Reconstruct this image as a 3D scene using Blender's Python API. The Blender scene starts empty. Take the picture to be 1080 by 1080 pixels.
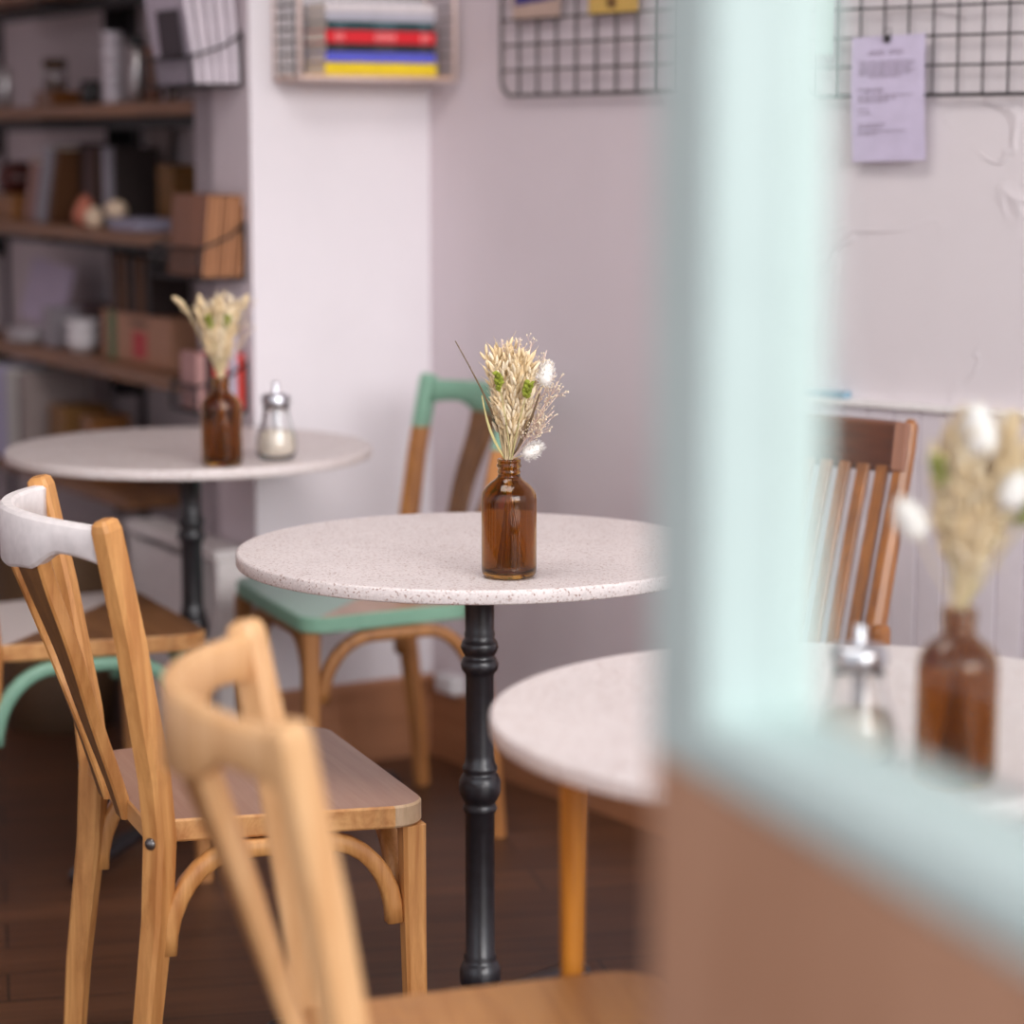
import bpy, bmesh, math, random
from mathutils import Vector, Matrix
R = math.radians
rnd = random.Random(7)
C = bpy.context.scene.collection

# ------------------------------------------------------------------ camera survey
F_PX, HORIZON, EYE = 2600.0, 154.0, 1.318
PITCH = math.atan((540 - HORIZON) / F_PX)
cp, sp = math.cos(PITCH), math.sin(PITCH)

def ray(u, v):
    a, b = (u - 540) / F_PX, (540 - v) / F_PX
    return (a, cp + b * sp, -sp + b * cp)

def upright(u, v, p0, ang):
    """point where the sight line meets the upright plane through p0 with heading ang"""
    d = ray(u, v); dx, dy = math.cos(ang), math.sin(ang)
    det = -d[0] * dy + d[1] * dx
    t = (-p0[0] * dy + p0[1] * dx) / det
    return Vector((d[0] * t, d[1] * t, EYE + d[2] * t))

# ------------------------------------------------------------------ materials
MATS = {}
def nodes_of(name):
    m = bpy.data.materials.new(name); m.use_nodes = True
    nt = m.node_tree
    b = nt.nodes['Principled BSDF']
    return m, nt, b

def N(nt, kind, **kw):
    n = nt.nodes.new(kind)
    for k, v in kw.items():
        if k in n.inputs: n.inputs[k].default_value = v
        else: setattr(n, k, v)
    return n

def coords(nt, scale=(1, 1, 1), rot=(0, 0, 0)):
    tc = N(nt, 'ShaderNodeTexCoord'); mp = N(nt, 'ShaderNodeMapping')
    mp.inputs['Scale'].default_value = scale; mp.inputs['Rotation'].default_value = rot
    nt.links.new(tc.outputs['Object'], mp.inputs['Vector'])
    return mp.outputs['Vector']

def ramp(nt, src, stops):
    r = N(nt, 'ShaderNodeValToRGB')
    el = r.color_ramp.elements
    while len(el) < len(stops): el.new(0.5)
    for e, (p, c) in zip(el, stops):
        e.position = p; e.color = (*c, 1)
    nt.links.new(src, r.inputs['Fac'])
    return r.outputs['Color']

def srgb(*c):
    return tuple(((x / 255) / 12.92 if x / 255 <= .04045 else ((x / 255 + .055) / 1.055) ** 2.4) for x in c)

def bump(nt, b, src, strength=.2, dist=.002):
    bp = N(nt, 'ShaderNodeBump'); bp.inputs['Strength'].default_value = strength; bp.inputs['Distance'].default_value = dist
    nt.links.new(src, bp.inputs['Height']); nt.links.new(bp.outputs['Normal'], b.inputs['Normal'])

def plain(name, col, rough=.5, metal=0., var=.06, scale=30, spec=.5):
    """paint, paper, metal: one colour with a slight cloudy variation"""
    m, nt, b = nodes_of(name)
    no = N(nt, 'ShaderNodeTexNoise', Scale=scale, Detail=3.)
    nt.links.new(coords(nt), no.inputs['Vector'])
    lo = tuple(max(0, c * (1 - var)) for c in col); hi = tuple(min(1, c * (1 + var)) for c in col)
    nt.links.new(ramp(nt, no.outputs['Fac'], [(.3, lo), (.7, hi)]), b.inputs['Base Color'])
    b.inputs['Roughness'].default_value = rough; b.inputs['Metallic'].default_value = metal
    b.inputs['Specular IOR Level'].default_value = spec
    MATS[name] = m
    return m

def wood_color(nt, light, dark, grain=(60, 60, 5), dirt=.5, rot=(0, 0, 0)):
    v = coords(nt, grain, rot)
    n1 = N(nt, 'ShaderNodeTexNoise', Scale=1., Detail=6., Roughness=.65, Distortion=.4); nt.links.new(v, n1.inputs['Vector'])
    c1 = ramp(nt, n1.outputs['Fac'], [(.32, dark), (.62, light)])
    n2 = N(nt, 'ShaderNodeTexNoise', Scale=9., Detail=5., Roughness=.7); nt.links.new(coords(nt, (1, 1, .6)), n2.inputs['Vector'])
    f = N(nt, 'ShaderNodeMapRange'); f.inputs['From Min'].default_value = .56; f.inputs['From Max'].default_value = .78
    f.inputs['To Max'].default_value = dirt
    nt.links.new(n2.outputs['Fac'], f.inputs['Value'])
    mx = N(nt, 'ShaderNodeMix', data_type='RGBA', blend_type='MULTIPLY')
    nt.links.new(f.outputs['Result'], mx.inputs['Factor']); nt.links.new(c1, mx.inputs[6]); mx.inputs[7].default_value = (.42, .34, .26, 1)
    return mx.outputs[2], n1.outputs['Fac']

def wood(name, light, dark, grain=(60, 60, 5), rough=.45, dirt=.5, rot=(0, 0, 0)):
    m, nt, b = nodes_of(name)
    c, f = wood_color(nt, light, dark, grain, dirt, rot)
    nt.links.new(c, b.inputs['Base Color']); b.inputs['Roughness'].default_value = rough
    bump(nt, b, f, .15, .001)
    MATS[name] = m
    return m

def painted_wood(name, paint, light, dark, axis_fn, grain=(60, 60, 5), rough=.45):
    """wood with a painted area: axis_fn = (nx, ny, nz, limit): painted where n.p > limit in the thing's own coordinates"""
    m, nt, b = nodes_of(name)
    c, f = wood_color(nt, light, dark, grain)
    tc = N(nt, 'ShaderNodeTexCoord'); dp = N(nt, 'ShaderNodeVectorMath', operation='DOT_PRODUCT')
    nt.links.new(tc.outputs['Object'], dp.inputs[0]); dp.inputs[1].default_value = axis_fn[:3]
    gt = N(nt, 'ShaderNodeMath', operation='GREATER_THAN'); nt.links.new(dp.outputs['Value'], gt.inputs[0]); gt.inputs[1].default_value = axis_fn[3]
    mx = N(nt, 'ShaderNodeMix', data_type='RGBA'); nt.links.new(gt.outputs[0], mx.inputs['Factor'])
    nt.links.new(c, mx.inputs[6]); mx.inputs[7].default_value = (*paint, 1)
    nt.links.new(mx.outputs[2], b.inputs['Base Color']); b.inputs['Roughness'].default_value = rough
    MATS[name] = m
    return m

def terrazzo(name, base, fleck, fleck2):
    m, nt, b = nodes_of(name)
    vo = N(nt, 'ShaderNodeTexVoronoi', Scale=420., Randomness=1.); v = coords(nt); nt.links.new(v, vo.inputs['Vector'])
    s = N(nt, 'ShaderNodeSeparateColor'); nt.links.new(vo.outputs['Color'], s.inputs['Color'])
    c = ramp(nt, s.outputs['Red'], [(0., fleck), (.06, fleck2), (.16, tuple(x * .92 for x in base)), (.55, base), (1., tuple(min(1, x * 1.08) for x in base))])
    no = N(nt, 'ShaderNodeTexNoise', Scale=14., Detail=4.); nt.links.new(v, no.inputs['Vector'])
    mx = N(nt, 'ShaderNodeMix', data_type='RGBA', blend_type='MULTIPLY'); mx.inputs['Factor'].default_value = 1.
    nt.links.new(c, mx.inputs[6]); nt.links.new(ramp(nt, no.outputs['Fac'], [(.3, (.93, .92, .92)), (.7, (1, 1, 1))]), mx.inputs[7])
    nt.links.new(mx.outputs[2], b.inputs['Base Color']); b.inputs['Roughness'].default_value = .42
    bump(nt, b, s.outputs['Red'], .08, .0005)
    MATS[name] = m
    return m

def plaster(name, col, rough_amt=.25, cracks=True):
    m, nt, b = nodes_of(name)
    v = coords(nt)
    no = N(nt, 'ShaderNodeTexNoise', Scale=2.6, Detail=5., Roughness=.6, Distortion=.7); nt.links.new(v, no.inputs['Vector'])
    nt.links.new(ramp(nt, no.outputs['Fac'], [(.3, tuple(c * .95 for c in col)), (.7, col)]), b.inputs['Base Color'])
    b.inputs['Roughness'].default_value = .75
    if cracks:
        n2 = N(nt, 'ShaderNodeTexNoise', Scale=3.2, Detail=3., Roughness=.55, Distortion=1.2); nt.links.new(v, n2.inputs['Vector'])
        rid = N(nt, 'ShaderNodeMath', operation='SUBTRACT'); nt.links.new(n2.outputs['Fac'], rid.inputs[0]); rid.inputs[1].default_value = .5
        ab = N(nt, 'ShaderNodeMath', operation='ABSOLUTE'); nt.links.new(rid.outputs[0], ab.inputs[0])
        mr = N(nt, 'ShaderNodeMapRange'); mr.inputs['From Max'].default_value = .016; mr.inputs['To Min'].default_value = 1.; mr.inputs['To Max'].default_value = 0.
        nt.links.new(ab.outputs[0], mr.inputs['Value'])
        n3 = N(nt, 'ShaderNodeTexNoise', Scale=4.4, Detail=1.); nt.links.new(v, n3.inputs['Vector'])
        mk = N(nt, 'ShaderNodeMapRange'); mk.inputs['From Min'].default_value = .48; mk.inputs['From Max'].default_value = .66; nt.links.new(n3.outputs['Fac'], mk.inputs['Value'])
        ml = N(nt, 'ShaderNodeMath', operation='MULTIPLY'); nt.links.new(mr.outputs['Result'], ml.inputs[0]); nt.links.new(mk.outputs['Result'], ml.inputs[1])
        sm = N(nt, 'ShaderNodeMath', operation='ADD'); nt.links.new(ml.outputs[0], sm.inputs[0]); nt.links.new(no.outputs['Fac'], sm.inputs[1])
        bump(nt, b, sm.outputs[0], rough_amt, .006)
    else:
        bump(nt, b, no.outputs['Fac'], rough_amt, .004)
    MATS[name] = m
    return m

def glass(name, col, rough=.0, ior=1.45):
    m, nt, b = nodes_of(name)
    b.inputs['Base Color'].default_value = (*col, 1)
    no = N(nt, 'ShaderNodeTexNoise', Scale=60.); nt.links.new(coords(nt), no.inputs['Vector'])
    nt.links.new(ramp(nt, no.outputs['Fac'], [(.4, tuple(c * .97 for c in col)), (.6, col)]), b.inputs['Base Color'])
    b.inputs['Transmission Weight'].default_value = 1.; b.inputs['Roughness'].default_value = rough; b.inputs['IOR'].default_value = ior
    MATS[name] = m
    return m

def pane_glass(name):
    m, nt, b = nodes_of(name)
    nt.nodes.remove(b)
    tr = N(nt, 'ShaderNodeBsdfTransparent'); tr.inputs['Color'].default_value = (.97, .985, .98, 1)
    gl = N(nt, 'ShaderNodeBsdfGlossy'); gl.inputs['Roughness'].default_value = .02
    lw = N(nt, 'ShaderNodeLayerWeight'); lw.inputs['Blend'].default_value = .5
    pw = N(nt, 'ShaderNodeMath', operation='POWER'); nt.links.new(lw.outputs['Facing'], pw.inputs[0]); pw.inputs[1].default_value = 5.
    fr = N(nt, 'ShaderNodeMapRange'); fr.inputs['To Min'].default_value = .03; fr.inputs['To Max'].default_value = .9; nt.links.new(pw.outputs[0], fr.inputs['Value'])
    mx = N(nt, 'ShaderNodeMixShader')
    nt.links.new(fr.outputs[0], mx.inputs[0]); nt.links.new(tr.outputs[0], mx.inputs[1]); nt.links.new(gl.outputs[0], mx.inputs[2])
    nt.links.new(mx.outputs[0], nt.nodes['Material Output'].inputs['Surface'])
    MATS[name] = m
    return m

OAK_L, OAK_D = srgb(216, 158, 94), srgb(178, 116, 60)
wood('beech', OAK_L, OAK_D, (45, 45, 4), .42, .55)
wood('beech_clean', srgb(232, 186, 134), srgb(212, 158, 104), (45, 45, 4), .42, .2)
wood('beech_flat', srgb(218, 164, 104), srgb(184, 122, 66), (4, 45, 45), .45, .75)
wood('beech_web', srgb(132, 92, 52), srgb(104, 70, 38), (45, 45, 4), .5, .4)
wood('old_wood', srgb(180, 124, 70), srgb(134, 86, 46), (45, 45, 4), .45, .5)
wood('old_wood_dark', srgb(134, 92, 56), srgb(104, 68, 40), (45, 45, 4), .5, .4)
wood('seat_mauve', srgb(176, 138, 118), srgb(164, 124, 104), (3, 60, 60), .38, .15)
wood('seat_tan', srgb(188, 136, 84), srgb(160, 108, 62), (3, 40, 40), .42, .4)
wood('seat_brown', srgb(140, 98, 62), srgb(112, 76, 46), (3, 40, 40), .42, .4)
wood('patch_wood', srgb(206, 176, 142), srgb(176, 146, 112), (45, 45, 10), .5, .4)
wood('walnut', srgb(176, 108, 40), srgb(128, 74, 26), (60, 60, 4), .32, .3)
wood('walnut_dark', srgb(122, 62, 16), srgb(82, 38, 8), (4, 60, 60), .45, .3)
wood('walnut_cap', srgb(168, 116, 90), srgb(146, 96, 72), (60, 60, 4), .4, .2)
wood('leg_honey', srgb(196, 128, 42), srgb(156, 94, 24), (80, 80, 4), .35, .2)
wood('shelf_wood', srgb(150, 104, 70), srgb(112, 74, 48), (3, 40, 40), .5, .4)
wood('box_wood', srgb(152, 98, 46), srgb(108, 66, 28), (6, 40, 40), .5, .3)
wood('menu_wood', srgb(142, 92, 66), srgb(116, 74, 52), (40, 40, 4), .5, .2)
wood('menu_edge', srgb(186, 128, 84), srgb(146, 94, 58), (40, 40, 4), .5, .2)
wood('skirting', srgb(170, 116, 82), srgb(152, 100, 68), (3, 3, 30), .4, .1)
wood('panel_brown', srgb(196, 150, 120), srgb(178, 132, 102), (10, 10, 2), .4, .2)
MINT = srgb(130, 174, 150)
painted_wood('mint_tip', MINT, srgb(196, 134, 76), srgb(150, 96, 54), (0, 0, 1, .752))
painted_wood('mint_seat', srgb(150, 186, 172), srgb(196, 158, 134), srgb(176, 138, 114), (.64, .77, 0, -.0195), (3, 40, 40), .3)
painted_wood('white_seat', srgb(226, 216, 212), srgb(146, 102, 64), srgb(116, 78, 48), (-.6, -.8, 0, -.0176), (3, 40, 40), .35)
plain('mint', MINT, .4, 0, .06)
plain('mint_frame', srgb(197, 214, 209), .45, 0, .02)
plain('white_paint', srgb(236, 230, 228), .5, 0, .07, 60)
plain('iron', srgb(30, 29, 34), .3, .0, .3, 80, .7)
plain('black_wire', srgb(34, 32, 34), .5, .2)
plain('black_metal', srgb(22, 20, 22), .5, .2)
plain('grey_wire', srgb(92, 88, 86), .45, .4)
plain('copper_wire', srgb(228, 206, 198), .35, .1)
plain('chrome', srgb(205, 205, 210), .28, 1.)
plain('steel', srgb(190, 186, 186), .3, .9)
plain('bolt_steel', srgb(120, 116, 114), .3, .9)
plain('rubber', srgb(60, 52, 48), .8)
plain('sugar', srgb(246, 232, 214), .9, 0, .05, 300)
glass('clear_glass', (.98, .985, .985))
glass('amber_glass', (.50, .262, .052))
pane_glass('pane')
terrazzo('terrazzo', srgb(226, 217, 214), srgb(166, 138, 128), srgb(198, 180, 174))
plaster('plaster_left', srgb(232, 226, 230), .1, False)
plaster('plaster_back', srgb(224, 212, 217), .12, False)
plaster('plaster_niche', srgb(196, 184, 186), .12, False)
plaster('plaster_right', srgb(226, 216, 219), .6, True)
plain('ceiling_white', srgb(232, 228, 226), .8)
plain('bead_paint', srgb(222, 212, 218), .5, 0, .02)

def floor_mat():
    m, nt, b = nodes_of('floor_boards')
    v = coords(nt, (1, 1, 1), (0, 0, R(-12)))
    br = N(nt, 'ShaderNodeTexBrick', Scale=1., offset=.37)
    br.inputs['Brick Width'].default_value = 1.5; br.inputs['Row Height'].default_value = .13; br.inputs['Mortar Size'].default_value = .0022
    br.inputs['Color1'].default_value = (*srgb(100, 65, 43), 1); br.inputs['Color2'].default_value = (*srgb(84, 53, 35), 1); br.inputs['Mortar'].default_value = (*srgb(30, 20, 14), 1)
    nt.links.new(v, br.inputs['Vector'])
    mp = N(nt, 'ShaderNodeMapping'); mp.inputs['Scale'].default_value = (3, 45, 1); nt.links.new(v, mp.inputs['Vector'])
    no = N(nt, 'ShaderNodeTexNoise', Scale=1., Detail=6., Distortion=.5); nt.links.new(mp.outputs[0], no.inputs['Vector'])
    mx = N(nt, 'ShaderNodeMix', data_type='RGBA', blend_type='MULTIPLY'); mx.inputs['Factor'].default_value = 1.
    nt.links.new(br.outputs['Color'], mx.inputs[6]); nt.links.new(ramp(nt, no.outputs['Fac'], [(.3, (.6, .55, .5)), (.7, (1.15, 1.1, 1.05))]), mx.inputs[7])
    nt.links.new(mx.outputs[2], b.inputs['Base Color']); b.inputs['Roughness'].default_value = .42
    MATS['floor'] = m
floor_mat()

def m_(n):
    if n in MATS: return MATS[n]
    raise KeyError(n)

def col(name, *rgb, rough=.6, metal=0., var=.06):
    if name not in MATS: plain(name, srgb(*rgb), rough, metal, var)
    return name

# ------------------------------------------------------------------ mesh helpers
def box(bm, c, s, M=None, mi=0, bev=0.):
    c = Vector(c); hx, hy, hz = s[0] / 2, s[1] / 2, s[2] / 2
    vs = []
    for z in (-hz, hz):
        for x, y in ((-hx, -hy), (hx, -hy), (hx, hy), (-hx, hy)):
            p = Vector((x, y, z))
            if M is not None: p = M @ p
            vs.append(bm.verts.new(p + c))
    fs = []
    for idx in ((3, 2, 1, 0), (4, 5, 6, 7), (0, 1, 5, 4), (1, 2, 6, 5), (2, 3, 7, 6), (3, 0, 4, 7)):
        f = bm.faces.new([vs[i] for i in idx]); f.material_index = mi; fs.append(f)
    if bev > 0:
        es = list({e for f in fs for e in f.edges})
        r = bmesh.ops.bevel(bm, geom=es, offset=bev, segments=2, affect='EDGES', profile=.5)
        for f in r['faces']: f.material_index = mi
    return fs

def lathe(bm, prof, n=40, c=(0, 0, 0), mi=0, close=True):
    """prof: list of (radius, z); radius 0 makes a pole"""
    rings = []
    for r, z in prof:
        if r <= 1e-6: rings.append([bm.verts.new((c[0], c[1], c[2] + z))])
        else: rings.append([bm.verts.new((c[0] + r * math.cos(2 * math.pi * i / n), c[1] + r * math.sin(2 * math.pi * i / n), c[2] + z)) for i in range(n)])
    for a, b in zip(rings, rings[1:]):
        for i in range(n):
            j = (i + 1) % n
            if len(a) == 1 and len(b) == 1: continue
            if len(a) == 1: f = bm.faces.new((a[0], b[j], b[i]))
            elif len(b) == 1: f = bm.faces.new((a[i], a[j], b[0]))
            else: f = bm.faces.new((a[i], a[j], b[j], b[i]))
            f.material_index = mi; f.smooth = True
    return rings

def tube(bm, pts, r, n=8, closed=False, mi=0):
    pts = [Vector(p) for p in pts]
    rr = r if isinstance(r, (list, tuple)) else [r] * len(pts)
    rings = []; prev = None
    for i, p in enumerate(pts):
        if closed: t = pts[(i + 1) % len(pts)] - pts[i - 1]
        elif i == 0: t = pts[1] - p
        elif i == len(pts) - 1: t = p - pts[-2]
        else: t = pts[i + 1] - pts[i - 1]
        if t.length < 1e-9: t = Vector((0, 0, 1))
        t.normalize()
        if prev is None:
            a = t.orthogonal().normalized()
        else:
            a = prev - t * prev.dot(t)
            a = a.normalized() if a.length > 1e-6 else t.orthogonal().normalized()
        prev = a; b = t.cross(a)
        rings.append([bm.verts.new(p + (a * math.cos(2 * math.pi * k / n) + b * math.sin(2 * math.pi * k / n)) * rr[i]) for k in range(n)])
    m = len(rings)
    for i in range(m if closed else m - 1):
        A, B = rings[i], rings[(i + 1) % m]
        for k in range(n):
            f = bm.faces.new((A[k], A[(k + 1) % n], B[(k + 1) % n], B[k])); f.smooth = True; f.material_index = mi
    if not closed:
        f = bm.faces.new(rings[0][::-1]); f.material_index = mi
        f = bm.faces.new(rings[-1]); f.material_index = mi

def sweep(bm, pts, side, sizes, ch=.25, mi=0, smooth=False):
    """rectangular section with chamfered corners along pts; side = width direction; sizes = (width, depth) per point"""
    pts = [Vector(p) for p in pts]; rings = []
    for i, p in enumerate(pts):
        t = (pts[min(i + 1, len(pts) - 1)] - pts[max(i - 1, 0)]).normalized()
        s = Vector(side[i] if isinstance(side, list) else side); s = (s - t * s.dot(t)).normalized()
        d = t.cross(s)
        w, h = sizes[i] if isinstance(sizes, list) else sizes
        w /= 2; h /= 2; k = min(w, h) * ch
        sec = [(-w + k, -h), (w - k, -h), (w, -h + k), (w, h - k), (w - k, h), (-w + k, h), (-w, h - k), (-w, -h + k)]
        rings.append([bm.verts.new(p + s * a + d * b) for a, b in sec])
    for A, B in zip(rings, rings[1:]):
        for k in range(8):
            f = bm.faces.new((A[k], A[(k + 1) % 8], B[(k + 1) % 8], B[k])); f.material_index = mi; f.smooth = smooth
    for f in (bm.faces.new(rings[0][::-1]), bm.faces.new(rings[-1])): f.material_index = mi

def ellipsoid(bm, c, r, axis=(0, 0, 1), n=10, m=7, mi=0, taper=0.):
    ax = Vector(axis).normalized(); a = ax.orthogonal().normalized(); b = ax.cross(a)
    c = Vector(c); rings = []
    for i in range(m + 1):
        th = math.pi * i / m; rr = math.sin(th); z = -math.cos(th)
        k = r[0] * rr * (1 - taper * z)
        if i in (0, m): rings.append([bm.verts.new(c + ax * (z * r[1]))])
        else: rings.append([bm.verts.new(c + ax * (z * r[1]) + (a * math.cos(2 * math.pi * j / n) + b * math.sin(2 * math.pi * j / n)) * k) for j in range(n)])
    for A, B in zip(rings, rings[1:]):
        for j in range(n):
            k = (j + 1) % n
            if len(A) == 1: f = bm.faces.new((A[0], B[k], B[j]))
            elif len(B) == 1: f = bm.faces.new((A[j], A[k], B[0]))
            else: f = bm.faces.new((A[j], A[k], B[k], B[j]))
            f.material_index = mi; f.smooth = True

def obj(name, bm, mats, parent=None, fix=True):
    if fix: bmesh.ops.recalc_face_normals(bm, faces=bm.faces)
    me = bpy.data.meshes.new(name); bm.to_mesh(me); bm.free()
    for k in (mats if isinstance(mats, (list, tuple)) else [mats]): me.materials.append(m_(k))
    o = bpy.data.objects.new(name, me); C.objects.link(o)
    if parent is not None: o.parent = parent
    return o

def B(): return bmesh.new()

def thing(name, label, cat, loc=(0, 0, 0), rz=0., group=None, rot=None):
    o = bpy.data.objects.new(name, None); C.objects.link(o); o.empty_display_size = .05
    o.location = loc; o.rotation_euler = rot if rot is not None else (0, 0, rz)
    tag(o, label, cat, group)
    return o

def tag(o, label, cat, group=None):
    o['label'] = label; o['category'] = cat
    if group: o['group'] = group
    return o

def place(o, loc, rz=0., rot=None):
    o.location = loc; o.rotation_euler = rot if rot is not None else (0, 0, rz)
    return o

def struct(name, bm, m, parent=None):
    o = obj(name, bm, m, parent)
    if parent is None: o['kind'] = 'structure'
    return o

def copy_tree(o, parent=None):
    c = o.copy(); C.objects.link(c)
    if parent is not None: c.parent = parent
    for ch in list(o.children): copy_tree(ch, c)
    return c

# ------------------------------------------------------------------ room shell
A_LEFT, A_SIDE, A_BACK, A_RIGHT = R(30), R(120), R(-54), R(-39)
PC = Vector((-.534, 5.087))                       # outer corner of the white wall end
def along(p, ang, d): return Vector((p[0] + math.cos(ang) * d, p[1] + math.sin(ang) * d))
c3 = upright(455, 600, (-.249, 5.251), A_LEFT); CORNER = Vector((c3.x, c3.y))
b3 = upright(735, 300, CORNER, A_BACK); BEND = Vector((b3.x, b3.y))
RIGHT_END = along(BEND, A_RIGHT, 3.2)
SIDE_END = along(PC, A_SIDE, .292)
NICHE_IN = SIDE_END + Vector((math.cos(R(30)), math.sin(R(30)))) * .27
NICHE_END = along(NICHE_IN, A_SIDE, 2.2)
FAR_LEFT = NICHE_END + Vector((-math.cos(R(30)), -math.sin(R(30)))) * 2.6
H_ROOM = 2.9

def wall(name, p, q, mat, h=H_ROOM, z0=0., thick=.1, inward=None):
    """upright slab from p to q, standing behind the line seen from the room"""
    bm = B(); p = Vector(p); q = Vector(q)
    d = (q - p).normalized(); n = Vector((-d.y, d.x))
    if inward is not None and n.dot(Vector(inward) - p) > 0: n = -n
    P = [p, q, q + n * thick, p + n * thick]
    lo = [bm.verts.new((a.x, a.y, z0)) for a in P]; hi = [bm.verts.new((a.x, a.y, z0 + h)) for a in P]
    bm.faces.new(lo[::-1]); bm.faces.new(hi)
    for i in range(4):
        j = (i + 1) % 4; bm.faces.new((lo[i], lo[j], hi[j], hi[i]))
    return struct(name, bm, mat)

MID = (0, 3.)
wall('wall_left', PC, CORNER, 'plaster_left', inward=MID)
wall('wall_back', CORNER, BEND, 'plaster_back', inward=MID)
wall('wall_right', BEND, RIGHT_END, 'plaster_right', inward=MID)
wall('wall_side', SIDE_END, PC, 'plaster_back', inward=(-2, 4), thick=.12)
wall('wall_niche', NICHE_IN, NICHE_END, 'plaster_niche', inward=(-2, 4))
wall('wall_niche_end', SIDE_END, NICHE_IN, 'plaster_back', inward=(-1.5, 7))
wall('wall_far', NICHE_END, FAR_LEFT, 'plaster_back', inward=MID)
LEFT_FRONT = Vector((-3.2, 1.0))
wall('wall_far_left', FAR_LEFT, LEFT_FRONT, 'plaster_back', inward=MID)

bm = B()
for p in ((-5, -1.5), (4, -1.5), (4, 9.5), (-5, 9.5)): bm.verts.new((*p, 0))
bm.faces.new(bm.verts); bmesh.ops.translate(bm, verts=bm.verts, vec=(0, 0, 0))
g = bmesh.ops.extrude_face_region(bm, geom=list(bm.faces)); bmesh.ops.translate(bm, verts=[v for v in g['geom'] if isinstance(v, bmesh.types.BMVert)], vec=(0, 0, -.08))
struct('floor', bm, 'floor')
bm = B(); box(bm, (-.5, 5.0, H_ROOM + .05), (9, 8.0, .1)); struct('ceiling', bm, 'ceiling_white')

def skirting(name, p, q, h, t=.016):
    p = Vector(p); q = Vector(q); d = (q - p).normalized(); n = Vector((d.y, -d.x))
    bm = B(); L = (q - p).length
    prof = [(0, 0), (t, 0), (t, h - .012), (t - .006, h - .003), (0, h)]
    rows = []
    for s in (0, L):
        rows.append([bm.verts.new((p.x + d.x * s + n.x * a, p.y + d.y * s + n.y * a, z)) for a, z in prof])
    bm.faces.new(rows[0]); bm.faces.new(rows[1][::-1])
    for i in range(5):
        j = (i + 1) % 5; bm.faces.new((rows[0][j], rows[0][i], rows[1][i], rows[1][j]))
    return struct(name, bm, 'skirting')
skirting('baseboard_left', PC, CORNER, .176)
skirting('baseboard_back', CORNER, BEND, .15)
skirting('baseboard_right', BEND, along(BEND, A_RIGHT, 3.0), .15)

# tongue-and-groove panelling with a ledge on the right wall
WA = along(BEND, A_RIGHT, .12); WL = 2.6; WH = .862
dR = Vector((math.cos(A_RIGHT), math.sin(A_RIGHT))); nR = Vector((-dR.y, dR.x)) * -1
bm = B()
pitch = .052; k = 0; sec = []
while k * pitch < WL:
    s = k * pitch
    sec += [(s, .022), (s + .003, .016), (s + .006, .022)]; k += 1
sec.append((WL, .022))
lo = []; hi = []
for s, d in sec:
    x = WA.x + dR.x * s + nR.x * d; y = WA.y + dR.y * s + nR.y * d
    lo.append(bm.verts.new((x, y, 0.))); hi.append(bm.verts.new((x, y, WH)))
for i in range(len(sec) - 1): bm.faces.new((lo[i], lo[i + 1], hi[i + 1], hi[i]))
x0, x1 = WA, WA + dR * WL
a = [bm.verts.new((p.x, p.y, z)) for p in (x0, x1) for z in (0, WH)]
bm.faces.new((a[0], a[1], hi[0], lo[0])); bm.faces.new((lo[-1], hi[-1], a[3], a[2])); bm.faces.new([a[1], a[3]] + hi[::-1])
panel = struct('trim_1', bm, 'bead_paint')
bm = B(); box(bm, (0, 0, 0), (WL, .03, .012), bev=.003)
cap = struct('trim_2', bm, 'white_paint'); m0 = WA + dR * WL / 2 + nR * .016
place(cap, (m0.x, m0.y, WH + .0065), A_RIGHT)

# ------------------------------------------------------------------ shop window return: post, sill rail, pane, brown panel below
D_W = Vector((.34, -.94)).normalized(); N_W = Vector((.94, .34)).normalized()
W0 = Vector((.0715, 1.266))                       # far left corner of the post
def wpt(s, t, z): p = W0 + D_W * s + N_W * t; return (p.x, p.y, z)
ang_w = math.atan2(D_W.y, D_W.x)
win = bpy.data.objects.new('window_1', None); C.objects.link(win); win['kind'] = 'structure'
win.location = (W0.x, W0.y, 0); win.rotation_euler = (0, 0, ang_w)
SILL = 1.034; W_LEN = 1.15
# local x runs towards the street, local y = -90 deg => +y of local is left-turn of D_W; room side is local -y? (N_W is local +y when rotated)
sgn = 1 if Vector((-D_W.y, D_W.x)).dot(N_W) > 0 else -1
bm = B(); box(bm, (.036, sgn * .0325, SILL + .9), (.072, .065, 1.8 + .06), bev=.004)
obj('mullion', bm, 'mint_frame', win)
bm = B(); box(bm, (.072 + W_LEN / 2, sgn * .0325, SILL - .015), (W_LEN, .068, .03), bev=.006)
obj('sill_rail', bm, 'mint_frame', win)
bm = B(); box(bm, (.072 + W_LEN / 2, sgn * .04, SILL + .86), (W_LEN, .004, 1.72))
obj('glass_pane', bm, 'pane', win)
bm = B(); box(bm, (.04 + W_LEN / 2, sgn * .0325, (SILL - .031) / 2), (W_LEN + .08, .062, SILL - .031), bev=.003)
lp = obj('lower_panel', bm, 'panel_brown', win); lp['label'] = 'brown wooden panel'

# ------------------------------------------------------------------ pedestal tables
def table_top(r, th=.02):
    bm = B()
    lathe(bm, [(0, 0), (r - .004, 0), (r - .001, .001), (r, .003), (r, th - .003), (r - .001, th - .001), (r - .004, th), (0, th)], 96)
    for f in bm.faces:
        if abs(f.normal.z) > .9 or len(f.verts) == 3: f.smooth = False
    return bm

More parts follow.
